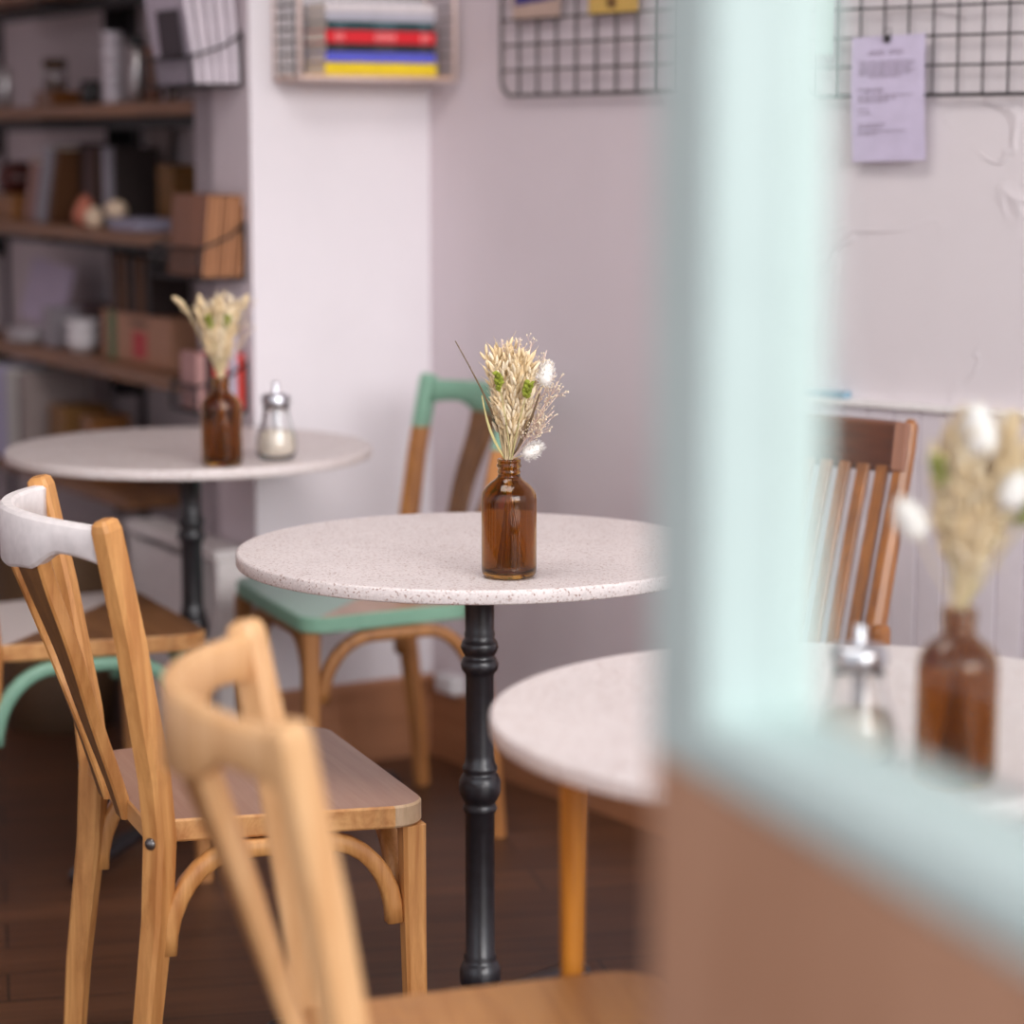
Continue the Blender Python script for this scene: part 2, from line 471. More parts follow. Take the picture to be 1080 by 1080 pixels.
T_H = .745
def pedestal_table(loc, label, feet, reach=.36):
    t = thing('pedestal_table', label, 'table', loc, 0, None)
    o = obj('tabletop', table_top(.35), 'terrazzo', t); o.location.z = T_H - .02
    bm = B(); lathe(bm, [(0, .715), (.055, .715), (.055, .7249), (0, .7249)], 40)
    for k in range(4):
        a = k * math.pi / 2; box(bm, (math.cos(a) * .06, math.sin(a) * .06, .7195), (.12 if k % 2 == 0 else .03, .03 if k % 2 == 0 else .12, .009))
    obj('mounting_plate', bm, 'iron', t)
    col_prof = [(0, .05), (.024, .05), (.024, .070), (.0215, .076), (.026, .083), (.0305, .094), (.0305, .113), (.026, .124), (.023, .128), (.0245, .133), (.0215, .138),
                (.0215, .350), (.0235, .353), (.0255, .358), (.0235, .363), (.0225, .367), (.026, .372), (.0305, .382), (.0305, .400), (.026, .409), (.0235, .412), (.0255, .416), (.0255, .421), (.0225, .425),
                (.0205, .44), (.0205, .557), (.0225, .561), (.0265, .566), (.0278, .574), (.0245, .582), (.0215, .586), (.0245, .591), (.0278, .599), (.0255, .607), (.0215, .612), (.0225, .618), (.021, .624),
                (.022, .690), (.0265, .692), (.0275, .705), (.0275, .715), (0, .715)]
    bm = B(); lathe(bm, col_prof, 36); obj('column', bm, 'iron', t)
    bm = B()
    lathe(bm, [(0, .03), (.045, .03), (.05, .04), (.045, .052), (.03, .062), (0, .062)], 32)
    hub = obj('base_hub', bm, 'iron', t)
    for deg in feet:
        a = R(deg); ca, sa = math.cos(a), math.sin(a)
        pts = []; sz = []
        for s in range(9):
            q = s / 8; r = .02 + q * reach; z = .044 - .018 * q ** 1.6 + .004 * math.sin(q * math.pi)
            pts.append((ca * r, sa * r, z)); sz.append((.042 - .012 * q, .03 - .008 * q))
        bm = B(); sweep(bm, pts, (-sa, ca, 0), sz, .6, 0, True)
        ellipsoid(bm, (ca * (reach + .025), sa * (reach + .025), .018), (.026, .018), (0, 0, 1), 14, 8)
        obj('foot', bm, 'iron', t)
    return t

TM = (-.047, 3.512, 0); TL = (-.621, 4.718, 0); TR = (.335, 2.468, 0)
pedestal_table(TM, 'round terrazzo cafe table on black iron column with one amber bottle, in the middle', (180, 300, 60), .27)
pedestal_table(TL, 'round terrazzo cafe table on black iron column, beside the bookshelves at the left', (250, 35, 116), .42)
t = thing('wooden_leg_table', 'round terrazzo cafe table on slim wooden legs, nearest to the window frame', 'table', TR, 0)
o = obj('tabletop', table_top(.358), 'terrazzo', t); o.location.z = T_H - .02
bm = B(); box(bm, (0, 0, .7175), (.56, .05, .0149)); box(bm, (0, 0, .7175), (.05, .56, .0149)); obj('batten', bm, 'leg_honey', t)
for k in range(4):
    a = R(180) + k * math.pi / 2; ca, sa = math.cos(a), math.sin(a)
    bm = B(); tube(bm, [(ca * .272, sa * .272, .7105), (ca * .272, sa * .272, .68), (ca * .273, sa * .273, .3), (ca * .276, sa * .276, 0)], [.0145, .014, .0105, .008], 20)
    obj('leg', bm, 'leg_honey', t)

# ------------------------------------------------------------------ bottles, flowers, sugar pourers
def bottle(loc, label, s=1.):
    t = thing('amber_bottle', label, 'bottle', loc, 0)
    Rb = .0372
    outer = [(0, .003), (.026, .0015), (.030, 0), (.034, .0015), (.0365, .006), (Rb, .012), (Rb, .104), (.0368, .110), (.0352, .116), (.031, .122), (.024, .1285), (.018, .1325), (.0155, .136), (.0148, .140),
             (.0155, .1405), (.0158, .143), (.0148, .1445), (.0148, .148), (.0165, .1485), (.0168, .1515), (.0155, .153), (.0155, .1555), (.0160, .1565), (.0160, .159), (.0150, .160)]
    inner = [(.0118, .160), (.0112, .158), (.0112, .138), (.013, .1345), (.020, .127), (.028, .1205), (.0325, .1145), (.0345, .108), (.0348, .103), (.0348, .016), (.0335, .010), (.029, .0075), (0, .0085)]
    bm = B(); lathe(bm, outer + inner, 48)
    o = obj('glass_body', bm, 'amber_glass', t)
    t.scale = (s, s, s)
    return t

def sugar_pourer(loc, label, s=1.):
    t = thing('sugar_pourer', label, 'sugar dispenser', loc, R(200))
    outer = [(0, .002), (.028, 0), (.032, .002), (.0375, .014), (.0385, .026), (.036, .042), (.031, .058), (.0265, .074), (.0242, .088), (.0236, .103)]
    inner = [(.0216, .103), (.0222, .088), (.0244, .074), (.0288, .058), (.0338, .042), (.0362, .026), (.0352, .015), (.030, .006), (0, .006)]
    bm = B(); lathe(bm, outer + inner, 40); obj('glass_body', bm, 'clear_glass', t)
    bm = B(); lathe(bm, [(0, .0065), (.0295, .0065), (.0348, .0155), (.0358, .026), (.0336, .0415), (.030, .0515), (.012, .056), (0, .055)], 36); obj('sugar', bm, 'sugar', t)
    bm = B(); lathe(bm, [(.0242, .099), (.0262, .0995), (.0268, .101), (.0268, .116), (.025, .119), (.016, .1215), (0, .1222)], 36); obj('cap', bm, 'chrome', t)
    bm = B(); lathe(bm, [(.0062, .06), (.0062, .140), (.0052, .142), (.0044, .142), (.0044, .06), (.0062, .06)], 20, (.0, .0, 0)); sp_ = obj('spout_tube', bm, 'chrome', t)
    t.scale = (s, s, s)
    return t

BM_, BL_, BR_ = (-.004, 3.268, T_H), (-.526, 4.44, T_H), (.405, 2.194, T_H)
bottle(BM_, 'amber glass bottle alone on the sharply focused middle table', 1.0)
bottle(BL_, 'amber glass bottle beside a sugar pourer on the table near the bookshelves', 1.0)
bottle(BR_, 'amber glass bottle with white bunny tails, on the table by the window frame', 1.0)
sugar_pourer((-.436, 4.53, T_H), 'glass sugar pourer with chrome cap on the table by the bookshelves')
sugar_pourer((.325, 2.262, T_H), 'glass sugar pourer with chrome cap on the table by the window frame').scale = (1, 1, .92)

plain('straw', srgb(226, 206, 166), .8, 0, .15, 120)
plain('straw_green', srgb(196, 186, 130), .8, 0, .15, 120)
plain('oat', srgb(228, 204, 162), .8, 0, .12, 150)
plain('oat_pale', srgb(242, 226, 196), .85, 0, .08, 150)
plain('bunny_white', srgb(250, 246, 240), .95, 0, .04, 200)
plain('sprig_green', srgb(138, 148, 44), .7, 0, .25, 120)
plain('leaf_brown', srgb(112, 92, 68), .7, 0, .2, 80)
plain('wisp_pink', srgb(232, 206, 190), .85, 0, .1, 100)

def curve_pts(base, tip, bend, n=7):
    base = Vector(base); tip = Vector(tip); bend = Vector(bend)
    return [base.lerp(tip, i / (n - 1)) + bend * math.sin(math.pi * i / (n - 1)) for i in range(n)]

def at_pts(pts, q):
    x = q * (len(pts) - 1); i = min(int(x), len(pts) - 2); return pts[i].lerp(pts[i + 1], x - i), (pts[i + 1] - pts[i]).normalized()

NECK = .159
def stem_curve(tip, wob=.006, rr=rnd):
    a = rr.uniform(0, 6.28); q = rr.uniform(.1, 1) ** .5 * .0075
    dirx = Vector((tip[0], tip[1], 0)); 
    neck = Vector((q * math.cos(a), q * math.sin(a), NECK))
    if dirx.length > 1e-6: neck = neck * .5 + Vector((*(dirx.normalized() * .0045).xy, NECK)) * .5; neck.z = NECK
    foot = Vector((-neck.x * 2.6 + rr.uniform(-.008, .008), -neck.y * 2.6 + rr.uniform(-.008, .008), .012))
    up = curve_pts(neck, tip, (rr.uniform(-wob, wob), rr.uniform(-wob, wob), 0))
    return [foot, foot.lerp(neck, .5), foot.lerp(neck, .9)] + up, up

def oat(parent, tip, grains=16, start=.35, size=1., mat='oat', rr=rnd):
    full, up = stem_curve(tip, .006, rr)
    bm = B(); tube(bm, full, [.0009] * 3 + [.0009 - .00008 * i for i in range(len(up))], 5)
    for g in range(grains):
        q = start + (1 - start) * g / (grains - 1)
        p, d = at_pts(up, min(q, .999))
        a = rr.uniform(0, 6.28); side = (d.orthogonal() * math.cos(a) + d.cross(d.orthogonal()) * math.sin(a)).normalized()
        ax = (d * 1.0 + side * rr.uniform(.25, .6)).normalized()
        c = p + ax * .006 * size + side * .0025
        ellipsoid(bm, c, (.0023 * size, .0080 * size * rr.uniform(.8, 1.2)), ax, 6, 5, 1, .25)
        if rr.random() < .6:
            tube(bm, [c + ax * .006 * size, c + ax * .015 * size + side * .002], [.00035, .0002], 3, False, 1)
    return obj('oat_spray', bm, ['straw', mat], parent)

def bunny(parent, tip, axis, r=(.0085, .0155), rr=rnd):
    full, up = stem_curve(tip, .004, rr)
    bm = B(); tube(bm, full, .0008, 5); o = obj('bunny_tail', bm, 'straw', parent)
    bm = B(); ax = Vector(axis).normalized(); c = Vector(tip) + ax * r[1] * .8
    ellipsoid(bm, c, r, ax, 14, 10, 0, .15)
    e1 = ax.orthogonal().normalized(); e2 = ax.cross(e1)
    for k in range(260):
        th = math.acos(rr.uniform(-1, 1)); ph = rr.uniform(0, 6.28)
        nrm = (e1 * math.cos(ph) + e2 * math.sin(ph)) * math.sin(th) + ax * math.cos(th)
        p = c + (e1 * math.cos(ph) + e2 * math.sin(ph)) * math.sin(th) * r[0] * .95 + ax * math.cos(th) * r[1] * .95
        tube(bm, [p, p + (nrm + ax * .7).normalized() * rr.uniform(.003, .008)], [.0004, .00015], 3)
    hd = obj('fluffy_head', bm, 'bunny_white', o); return o

def sprig(parent, tip, r=.005, n=26, rr=rnd):
    full, up = stem_curve(tip, .004, rr)
    bm = B(); tube(bm, full, .0009, 5)
    for k in range(n):
        p, d = at_pts(up, .80 + .195 * k / n); a = rr.uniform(0, 6.28)
        s = Vector((math.cos(a), math.sin(a), .6)).normalized()
        ellipsoid(bm, p + s * r * .6, (.0022, .0042), s, 6, 4, 1)
    return obj('green_sprig', bm, ['straw_green', 'sprig_green'], parent)

def blade(parent, tip, bend, w=.0035, mat='leaf_brown', rr=rnd):
    full, up = stem_curve(tip, .002, rr)
    up = [p + Vector(bend) * math.sin(math.pi * i / (len(up) - 1)) for i, p in enumerate(up)]
    pts = full[:3] + up
    bm = B(); sweep(bm, pts, (.8, .6, .2), [(.0014, .0012)] * 4 + [(w * (.45 + .55 * math.sin(math.pi * min(1, i / 5.2))), .0009) for i in range(1, len(up))], .3)
    return obj('leaf_blade', bm, mat, parent)

def wisps(parent, tip, n=14, spread=.022, rr=rnd, dots=True):
    full, up = stem_curve(tip, .004, rr)
    bm = B(); tube(bm, full, .0006, 4)
    for k in range(n):
        p, d = at_pts(up, rr.uniform(.35, .98)); s = Vector((rr.uniform(-1, 1), rr.uniform(-1, 1), rr.uniform(-.1, 1))).normalized()
        s = (s + d * .8).normalized(); e = p + s * spread * rr.uniform(.5, 1.2)
        tube(bm, [p, p.lerp(e, .5) + Vector((0, 0, .001)), e], [.0004, .0003, .00025], 3)
        if dots: ellipsoid(bm, e, (.0011, .0014), s, 6, 4, 1)
        for j in range(2):
            q = p.lerp(e, rr.uniform(.3, .8)); e2 = q + (s + Vector((rr.uniform(-1, 1), rr.uniform(-1, 1), rr.uniform(-.4, .9)))).normalized() * spread * .4
            tube(bm, [q, e2], [.0003, .0002], 3)
            if dots: ellipsoid(bm, e2, (.0009, .0011), s, 6, 4, 1)
    return obj('wispy_spray', bm, ['wisp_pink', 'oat_pale'], parent)

def bouquet(loc, label, seed, w, h, lean, n, extra, s=1.):
    """a loose cone of dried oats: w half-width at the top, h height above the neck"""
    rr = random.Random(seed)
    t = thing('dried_flower_bouquet', label, 'dried flowers', loc, 0)
    for k in range(n):
        a = rr.uniform(0, 6.28); q = rr.uniform(0, 1) ** .6
        z = NECK + h * rr.uniform(.62, 1.0) * (1 - .12 * q)
        x = math.cos(a) * q * w * (z - NECK) / h; y = math.sin(a) * q * w * .8 * (z - NECK) / h
        oat(t, (x + lean[0] * (z - NECK) / h, y, z), 15, .32 + rr.uniform(0, .12), 1., 'oat' if rr.random() < .6 else 'oat_pale', rr)
    extra(t, rr)
    return t

def ex_mid(t, rr):
    sprig(t, (-.016, -.043, .278), .006, 40, rr); sprig(t, (.028, -.043, .266), .007, 46, rr)
    bunny(t, (.046, -.018, .262), (.25, 0, 1), (.0085, .0155), rr); 
    full = bunny(t, (.021, -.012, .166), (.9, -.2, .55), (.008, .0145), rr)
    blade(t, (-.071, -.01, .318), (.012, 0, -.010), .003, 'leaf_brown', rr); blade(t, (.040, -.03, .25), (.004, 0, -.004), .006, 'leaf_brown', rr)
    blade(t, (-.008, -.012, .285), (-.002, 0, 0), .004, 'leaf_brown', rr); blade(t, (-.036, -.014, .246), (-.006, 0, -.004), .004, 'straw_green', rr)
    for p in ((.06, .0, .285), (.066, -.01, .265), (.066, .01, .245), (.06, -.01, .225), (.055, -.02, .215), (.03, .01, .315), (-.01, .0, .32), (.05, .0, .305), (.045, -.02, .2), (.015, .0, .322), (.062, .01, .275), (.05, -.015, .24)): wisps(t, p, 14, .02, rr)
bouquet(BM_, 'dried oats and two white bunny tails in the bottle on the middle table', 11, .048, .160, (.010, 0), 78, ex_mid)

def ex_left(t, rr):
    sprig(t, (-.018, -.03, .272), .008, 34, rr); sprig(t, (.02, -.03, .272), .008, 30, rr)
    for p, a in (((-.062, -.01, .29), (-.8, 0, .6)), ((-.055, .0, .275), (-.7, 0, .7)), ((.006, -.02, .278), (0, 0, 1)), ((.045, -.01, .285), (.25, 0, 1)), ((.03, .0, .272), (.15, 0, 1)), ((-.03, 0., .285), (-.3, 0, 1))):
        full, up = stem_curve(p, .003, rr)
        bm = B(); tube(bm, full, .0009, 5); ax = Vector(a).normalized(); ellipsoid(bm, Vector(p) + ax * .012, (.005, .015), ax, 10, 8, 1); obj('grass_plume', bm, ['straw', 'oat'], t)
    for p in ((.06, 0, .29), (.05, .01, .26), (.055, -.01, .245)): wisps(t, p, 12, .02, rr)
bouquet(BL_, 'pale dried grasses in the bottle on the table by the bookshelves', 5, .052, .150, (.000, 0), 80, ex_left)

def ex_right(t, rr):
    bunny(t, (-.040, -.01, .228), (-.5, 0, .9), (.012, .02), rr); bunny(t, (.012, -.03, .305), (-.2, 0, 1), (.014, .024), rr); bunny(t, (.034, -.03, .258), (.5, 0, 1), (.012, .018), rr)
    sprig(t, (-.028, -.02, .30), .008, 40, rr); sprig(t, (.058, -.02, .285), .010, 60, rr); sprig(t, (.062, -.01, .255), .010, 50, rr)
    blade(t, (.03, 0, .345), (0, 0, 0), .004, 'oat_pale', rr)
    for p in ((-.01, .0, .33), (.05, .01, .33), (.07, .0, .28), (.07, .01, .25), (.03, .0, .33)): wisps(t, p, 14, .022, rr)
bouquet(BR_, 'dried grasses with white bunny tails in the bottle by the window frame', 23, .062, .185, (.020, 0), 85, ex_right)

# ------------------------------------------------------------------ bistro chairs (local: y forward, x to the sitter's right)
SEAT_Z = .46
def seat_bm(w_front=.24, w_rear=.195, y_f=.20, y_r=-.17, th=.03, edge_mi=1, patch=False):
    out = []
    def corner(cx, cy, r, a0, a1):
        for i in range(9):
            a = R(a0 + (a1 - a0) * i / 8); out.append((cx + r * math.cos(a), cy + r * math.sin(a)))
    rf, rb = .045, .02
    corner(w_front - rf, y_f - rf, rf, -5, 90); corner(-w_front + rf, y_f - rf, rf, 90, 185)
    corner(-w_rear + rb, y_r + rb, rb, 185, 270); corner(w_rear - rb, y_r + rb, rb, 270, 355)
    bm = B(); k = .003
    def ring(z, ins):
        r = []
        for x, y in out:
            v = Vector((x, y)); v2 = v - v.normalized() * ins; r.append(bm.verts.new((v2.x, v2.y, z)))
        return r
    rings = [ring(SEAT_Z - th, k), ring(SEAT_Z - th + k, 0), ring(SEAT_Z - k, 0), ring(SEAT_Z, k)]
    n = len(out)
    bm.faces.new(rings[0][::-1]).material_index = 1; bm.faces.new(rings[-1]).material_index = 0
    for A, Bq in zip(rings, rings[1:]):
        for i in range(n):
            j = (i + 1) % n; f = bm.faces.new((A[i], A[j], Bq[j], Bq[i])); f.material_index = edge_mi
            x = (out[i][0] + out[j][0]) / 2; y = (out[i][1] + out[j][1]) / 2
            if patch and x > .19 and y > .155: f.material_index = 2
    return bm

def post_bm(s):
    pts = [(s * .212, -.196, 0), (s * .210, -.184, .15), (s * .206, -.162, .33), (s * .205, -.156, .44), (s * .207, -.162, .52), (s * .214, -.190, .70), (s * .219, -.218, .845), (s * .2195, -.2205, .854), (s * .2195, -.2215, .858)]
    sz = [(.025, .027), (.029, .031), (.033, .035), (.035, .036), (.034, .036), (.032, .034), (.031, .033), (.027, .029), (.018, .02)]
    a = R(36) * s
    bm = B(); sweep(bm, pts, (math.cos(a), math.sin(a), 0), sz, .3)
    return bm

BOW = .085
def rail_y(x): return -.215 - BOW * (1 - (x / .215) ** 2)
def rail_bm():
    bm = B(); n = 33; rows = []
    for i in range(n):
        x = -.207 + .414 * i / (n - 1); y = rail_y(x); q = abs(x)
        slope = 2 * BOW * x / .215 ** 2; nn = Vector((slope, -1, 0)).normalized()          # towards the back
        zt = .847 + .004 * (1 - (q / .21) ** 2)
        if q < .085: zb = .776 - .004 * math.cos(q / .085 * math.pi)
        elif q < .15:
            u = (q - .085) / .065; zb = .780 + .028 * (3 * u * u - 2 * u ** 3)
        else:
            u = (q - .15) / .057; zb = .808 - .008 * u * u
        t = .010
        c = Vector((x, y, 0)); k = .004
        sec = [(t, zb + k), (t, zt - k), (t - k, zt), (-t + k, zt), (-t, zt - k), (-t, zb + k), (-t + k, zb), (t - k, zb)]
        rows.append([bm.verts.new((c.x + nn.x * o_, c.y + nn.y * o_, z - .0)) for o_, z in sec])
    for A, Bq in zip(rows, rows[1:]):
        for k in range(8):
            f = bm.faces.new((A[k], A[(k + 1) % 8], Bq[(k + 1) % 8], Bq[k])); f.smooth = k in (0, 4)
    bm.faces.new(rows[0]); bm.faces.new(rows[-1][::-1])
    return bm

def slat_bm(s):
    """one of the two bowed back slats with wavy edges: pale edges, dark faces"""
    bm = B(); rows = []; n = 24
    for i in range(n):
        q = i / (n - 1); z = .432 + q * .36
        wv = .0055 * math.sin(q * 11.0 + 1.0)
        xi = .030 + .016 * q + wv; xo = .074 + .036 * q + wv * .6
        yc = -.163 - .052 * q ** 1.2; th = .018 + .002 * q; k = .003
        def Y(x): return yc - .077 * q * (1 - (x / .2) ** 2)
        xm = (xi + xo) / 2
        sec = [(xi + k, .004), (xm, .004), (xo - k, .004), (xo, .004 - k), (xo, .004 - th + k), (xo - k, .004 - th), (xm, .004 - th), (xi + k, .004 - th), (xi, .004 - th + k), (xi, .004 - k)]
        rows.append([bm.verts.new((s * x, Y(x) + d, z)) for x, d in sec])
    m = len(rows[0])
    for A, Bq in zip(rows, rows[1:]):
        for k in range(m):
            f = bm.faces.new((A[k], A[(k + 1) % m], Bq[(k + 1) % m], Bq[k])); f.material_index = 1 if k in (0, 1, 5, 6) else 0
    bm.faces.new(rows[0]); bm.faces.new(rows[-1][::-1])
    return bm

def arch_pts_side(s):
    pts = []
    ya, yb, zt = -.150, .158, .4155
    for i in range(9):
        a = R(180 - 90 * i / 8); pts.append((s * .207, ya + .10 + .10 * math.cos(a), .285 + (zt - .285) * math.sin(a)))
    for i in range(9):
        a = R(90 - 90 * i / 8); pts.append((s * .212, yb - .10 + .10 * math.cos(a), .295 + (zt - .295) * math.sin(a)))
    return pts
def arch_pts_front():
    pts = []
    for i in range(9):
        a = R(180 - 90 * i / 8); pts.append((-.185 + .09 + .09 * math.cos(a), .172, .285 + .1305 * math.sin(a)))
    for i in range(9):
        a = R(90 - 90 * i / 8); pts.append((.185 - .09 + .09 * math.cos(a), .172, .285 + .1305 * math.sin(a)))
    return pts

def bistro_chair(label, loc, face, frame='beech', rail='beech', post='beech', splat=('beech', 'beech_web'), seat=('seat_mauve', 'beech_flat', 'patch_wood'), arch='beech', patch=False, notes=None):
    t = thing('bistro_chair', label, 'chair', (loc[0], loc[1], 0), face - R(90))
    notes = notes or {}
    def p(name, bm, mats, parent=t):
        o = obj(name, bm, mats, parent)
        if name in notes: o['label'] = notes[name]
        return o
    p('seat', seat_bm(patch=patch), list(seat))
    for s in (-1, 1):
        po = p('back_post', post_bm(s), post)
        bm = B(); ellipsoid(bm, (s * .2155, -.1705, .436), (.0085, .006), (s * .588, -.809, 0), 14, 8)
        p('bolt', bm, 'bolt_steel', po)
        bm = B()
        sweep(bm, [(s * .217, .181, SEAT_Z - .031), (s * .218, .182, .3), (s * .222, .186, .0)], (1, 0, 0), [(.034, .032), (.031, .030), (.024, .024)], .3)
        p('front_leg', bm, frame)
        bm = B(); sweep(bm, arch_pts_side(s), (1, 0, 0), (.024, .023), .35, 0, True); p('side_arch', bm, arch)
    bm = B(); sweep(bm, arch_pts_front(), (0, 1, 0), (.024, .023), .35, 0, True); p('front_arch', bm, arch)
    p('top_rail', rail_bm(), rail)
    for s in (-1, 1): p('back_slat', slat_bm(s), list(splat))
    return t

bistro_chair('wooden bistro chair with white painted top rail and brown seat, beside the middle table', (-.381, 3.315), R(21.3), rail='white_paint', patch=True, notes={'top_rail': 'white painted top rail'})
cB = bistro_chair('nearest bistro chair, blurred bare wood all over, in front of the white-railed one', (-.006, 2.195), R(10.5), frame='beech_clean', rail='beech_clean', post='beech_clean', splat=('beech_clean', 'seat_tan'), seat=('seat_tan', 'beech_flat', 'beech_flat'), arch='beech_clean')
cC = bistro_chair('chair with seat half white, half brown and mint arches, by the bookshelf table', (-.836, 4.44), R(25), frame='old_wood', rail='white_paint', post='beech', seat=('white_seat', 'beech_flat', 'beech_flat'), arch='mint', notes={'side_arch': 'mint green bent arch', 'front_arch': 'mint green bent arch'})
cC.scale = (1, 1.1, 1)
for ch in cB.children:
    if ch.name.startswith('seat'): ch.location.z = .012
    if ch.name.startswith('front_leg'): ch.scale.z = 1.028
bistro_chair('bistro chair with mint green seat edge and mint back top, behind the middle table', (-.288, 4.737), R(202.5), frame='old_wood', rail='mint', post='mint_tip', splat=('old_wood_dark', 'old_wood_dark'), seat=('mint_seat', 'mint', 'mint'), arch='old_wood', notes={'seat': 'mint and brown seat', 'top_rail': 'mint green top rail', 'back_post': 'wooden post with mint tip'})

# ------------------------------------------------------------------ dark spindle chair at the panelled wall
def spindle_chair(loc, face):
    t = thing('spindle_chair', 'dark brown slatted chair against the white panelled wall', 'chair', (loc[0], loc[1], 0), face - R(90))
    bm = seat_bm(.21, .20, .20, -.19, .03); obj('seat', bm, ['walnut_dark', 'walnut_dark', 'walnut_dark'], t)
    def yb(z): return -.205 - .125 * max(0, (z - .46) / .42) ** 1.1
    for s in (-1, 1):
        pts = [(s * .205, -.235, 0), (s * .203, -.21, .3), (s * .2, -.205, .46)] + [(s * .2, yb(z), z) for z in (.55, .65, .75, .83, .868, .876)]
        sz = [(.026, .03), (.032, .036), (.036, .04), (.035, .038), (.035, .036), (.034, .034), (.032, .032), (.026, .026), (.014, .014)]
        bm = B(); sweep(bm, pts, (1, 0, 0), sz, .55); po = obj('back_post', bm, 'walnut', t)
        bm = B(); box(bm, (s * .2, yb(.835) + .021, .835), (.028, .012, .08), Matrix.Rotation(R(9), 3, 'X'), bev=.003); c = obj('post_cap', bm, 'walnut_cap', po)
        if s < 0:
            bm = B(); box(bm, (s * .228, -.205, .535), (.026, .04, .045), bev=.011); obj('corner_block', bm, 'walnut', t)
        bm = B(); sweep(bm, [(s * .196, .125, .43), (s * .2, .13, 0)], (1, 0, 0), [(.036, .036), (.024, .024)], .4); obj('leg', bm, 'walnut', t)
    bm = B()
    sweep(bm, [(-.185 + .37 * i / 12, yb(.83) - .012 * (1 - ((i - 6) / 6) ** 2), .831) for i in range(13)], (0, .17, 1), [(.085, .022)] * 13, .3); obj('top_rail', bm, 'walnut_dark', t)
    n = 8
    for i in range(n):
        x = -.155 + .31 * i / (n - 1); bw = -.010 * (1 - (x / .185) ** 2)
        bm = B(); sweep(bm, [(x, yb(z) + bw * (z - .46) / .37, z) for z in (.459, .55, .65, .72, .80)], (1, 0, 0), (.025, .012), .3); obj('slat', bm, 'walnut', t)
    bm = B(); box(bm, (0, .125, .405), (.36, .02, .05)); obj('apron', bm, 'walnut_dark', t)
    return t
spindle_chair((.313, 3.851), R(231)).scale = (.85, 1, 1)

# ------------------------------------------------------------------ wire grids on the walls
def wall_frame(p, ang): return Matrix.Translation((p[0], p[1], 0)) @ Matrix.Rotation(ang, 4, 'Z')
nB = Vector((math.sin(A_BACK), -math.cos(A_BACK)))       # into the room from wall_back
nRm = Vector((math.sin(A_RIGHT), -math.cos(A_RIGHT)))
def grid(name, label, origin, ang, L, pitch, z0, z1, wire, rad, frame_r, start=0., open_end=False):
    """local x along the wall, y = away from the room"""
    t = thing(name, label, 'wire grid', (origin[0], origin[1], 0), ang, 'wire grids on the walls')
    r = .035; bm = B()
    arc = lambda cx, cz, a0, a1: [(cx + r * math.cos(R(a0 + (a1 - a0) * i / 6)), 0, cz + r * math.sin(R(a0 + (a1 - a0) * i / 6))) for i in range(7)]
    loop = arc(r, z0 + r, 180, 270) + arc(L - r, z0 + r, 270, 360) + arc(L - r, z1 - r, 0, 90) + arc(r, z1 - r, 90, 180)
    tube(bm, loop, frame_r, 8, True); obj('border_rod', bm, wire, t)
    x = start
    while x < L - .02:
        bm = B(); tube(bm, [(x, .003, z0), (x, .003, z1)], rad, 6); obj('upright_wire', bm, wire, t); x += pitch
    z = z0 + .0495
    while z < z1 - .02:
        bm = B(); tube(bm, [(0, -.003, z), (L, -.003, z)], rad, 6); obj('level_wire', bm, wire, t); z += .0495
    return t
gp = upright(529, 100, CORNER + nB * .02, A_BACK)
grid('wire_grid', 'grey wire grid with rounded corner, near the room corner beside the stacked books', gp.xy, A_BACK, .63, .0625, 1.418, 1.92, 'grey_wire', .0028, .0042, .055)
gr = upright(846, 97, BEND + nRm * .02, A_RIGHT)
grid('wire_grid', 'black wire grid holding the lilac sheet, on the panelled right wall', gr.xy, A_RIGHT, .62, .0476, 1.404, 1.90, 'black_wire', .0021, .0034, .02)

def wall_card(name, label, cat, u0, u1, v0, z_top, base, ang, nrm, off, mat, group=None):
    a = upright(u0, v0, base + nrm * off, ang); b = upright(u1, v0, base + nrm * off, ang)
    L = (b.xy - a.xy).length; h = z_top - a.z
    bm = B(); box(bm, (L / 2, 0, h / 2), (L, .0016, h))
    o = obj(name, bm, mat); place(o, a, ang); tag(o, label, cat, group); return o, L, h
col('card_beige', 190, 164, 150); col('card_blue', 52, 50, 122); col('card_yellow', 208, 172, 92); col('card_green', 190, 214, 204); col('card_brown', 110, 78, 40)
def card2(label, u0, u1, v0, ztop, mats, split, motif=None):
    a = upright(u0, v0, CORNER + nB * .028, A_BACK); b = upright(u1, v0, CORNER + nB * .028, A_BACK)
    L = (b.xy - a.xy).length; h = ztop - a.z
    t = thing('postcard', label, 'postcard', a, A_BACK)
    bm = B(); box(bm, (L / 2, 0, h / 2), (L, .0016, h)); obj('card', bm, mats[0], t)
    if motif == 'top':
        bm = B()
        vs = [bm.verts.new(p) for p in ((.008, -.0012, split), (L - .008, -.0012, split + .008), (L - .008, -.0012, h - .008), (.008, -.0012, h - .008))]
        bm.faces.new(vs); o = obj('printed_picture', bm, mats[1], t, False)
    else:
        bm = B(); 
        for k, (x, w_, z0, z1) in enumerate(((.42, .1, .01, .05), (.52, .09, .008, .06), (.47, .18, .05, .09))):
            vs = [bm.verts.new((L * (x - w_ / 2), -.0012 - .0001 * k, z0)), bm.verts.new((L * (x + w_ / 2), -.0012 - .0001 * k, z0)), bm.verts.new((L * (x + w_ / 2.4), -.0012 - .0001 * k, z1)), bm.verts.new((L * (x - w_ / 2.4), -.0012 - .0001 * k, z1))]
            bm.faces.new(vs)
        obj('printed_picture', bm, mats[1], t, False)
card2('postcard with dark blue picture on the corner wire grid', 541, 590, 20, 1.70, ('card_beige', 'card_blue'), .025, 'top')
card2('yellow postcard on the corner wire grid', 621, 673, 15, 1.70, ('card_yellow', 'card_brown'), .02)
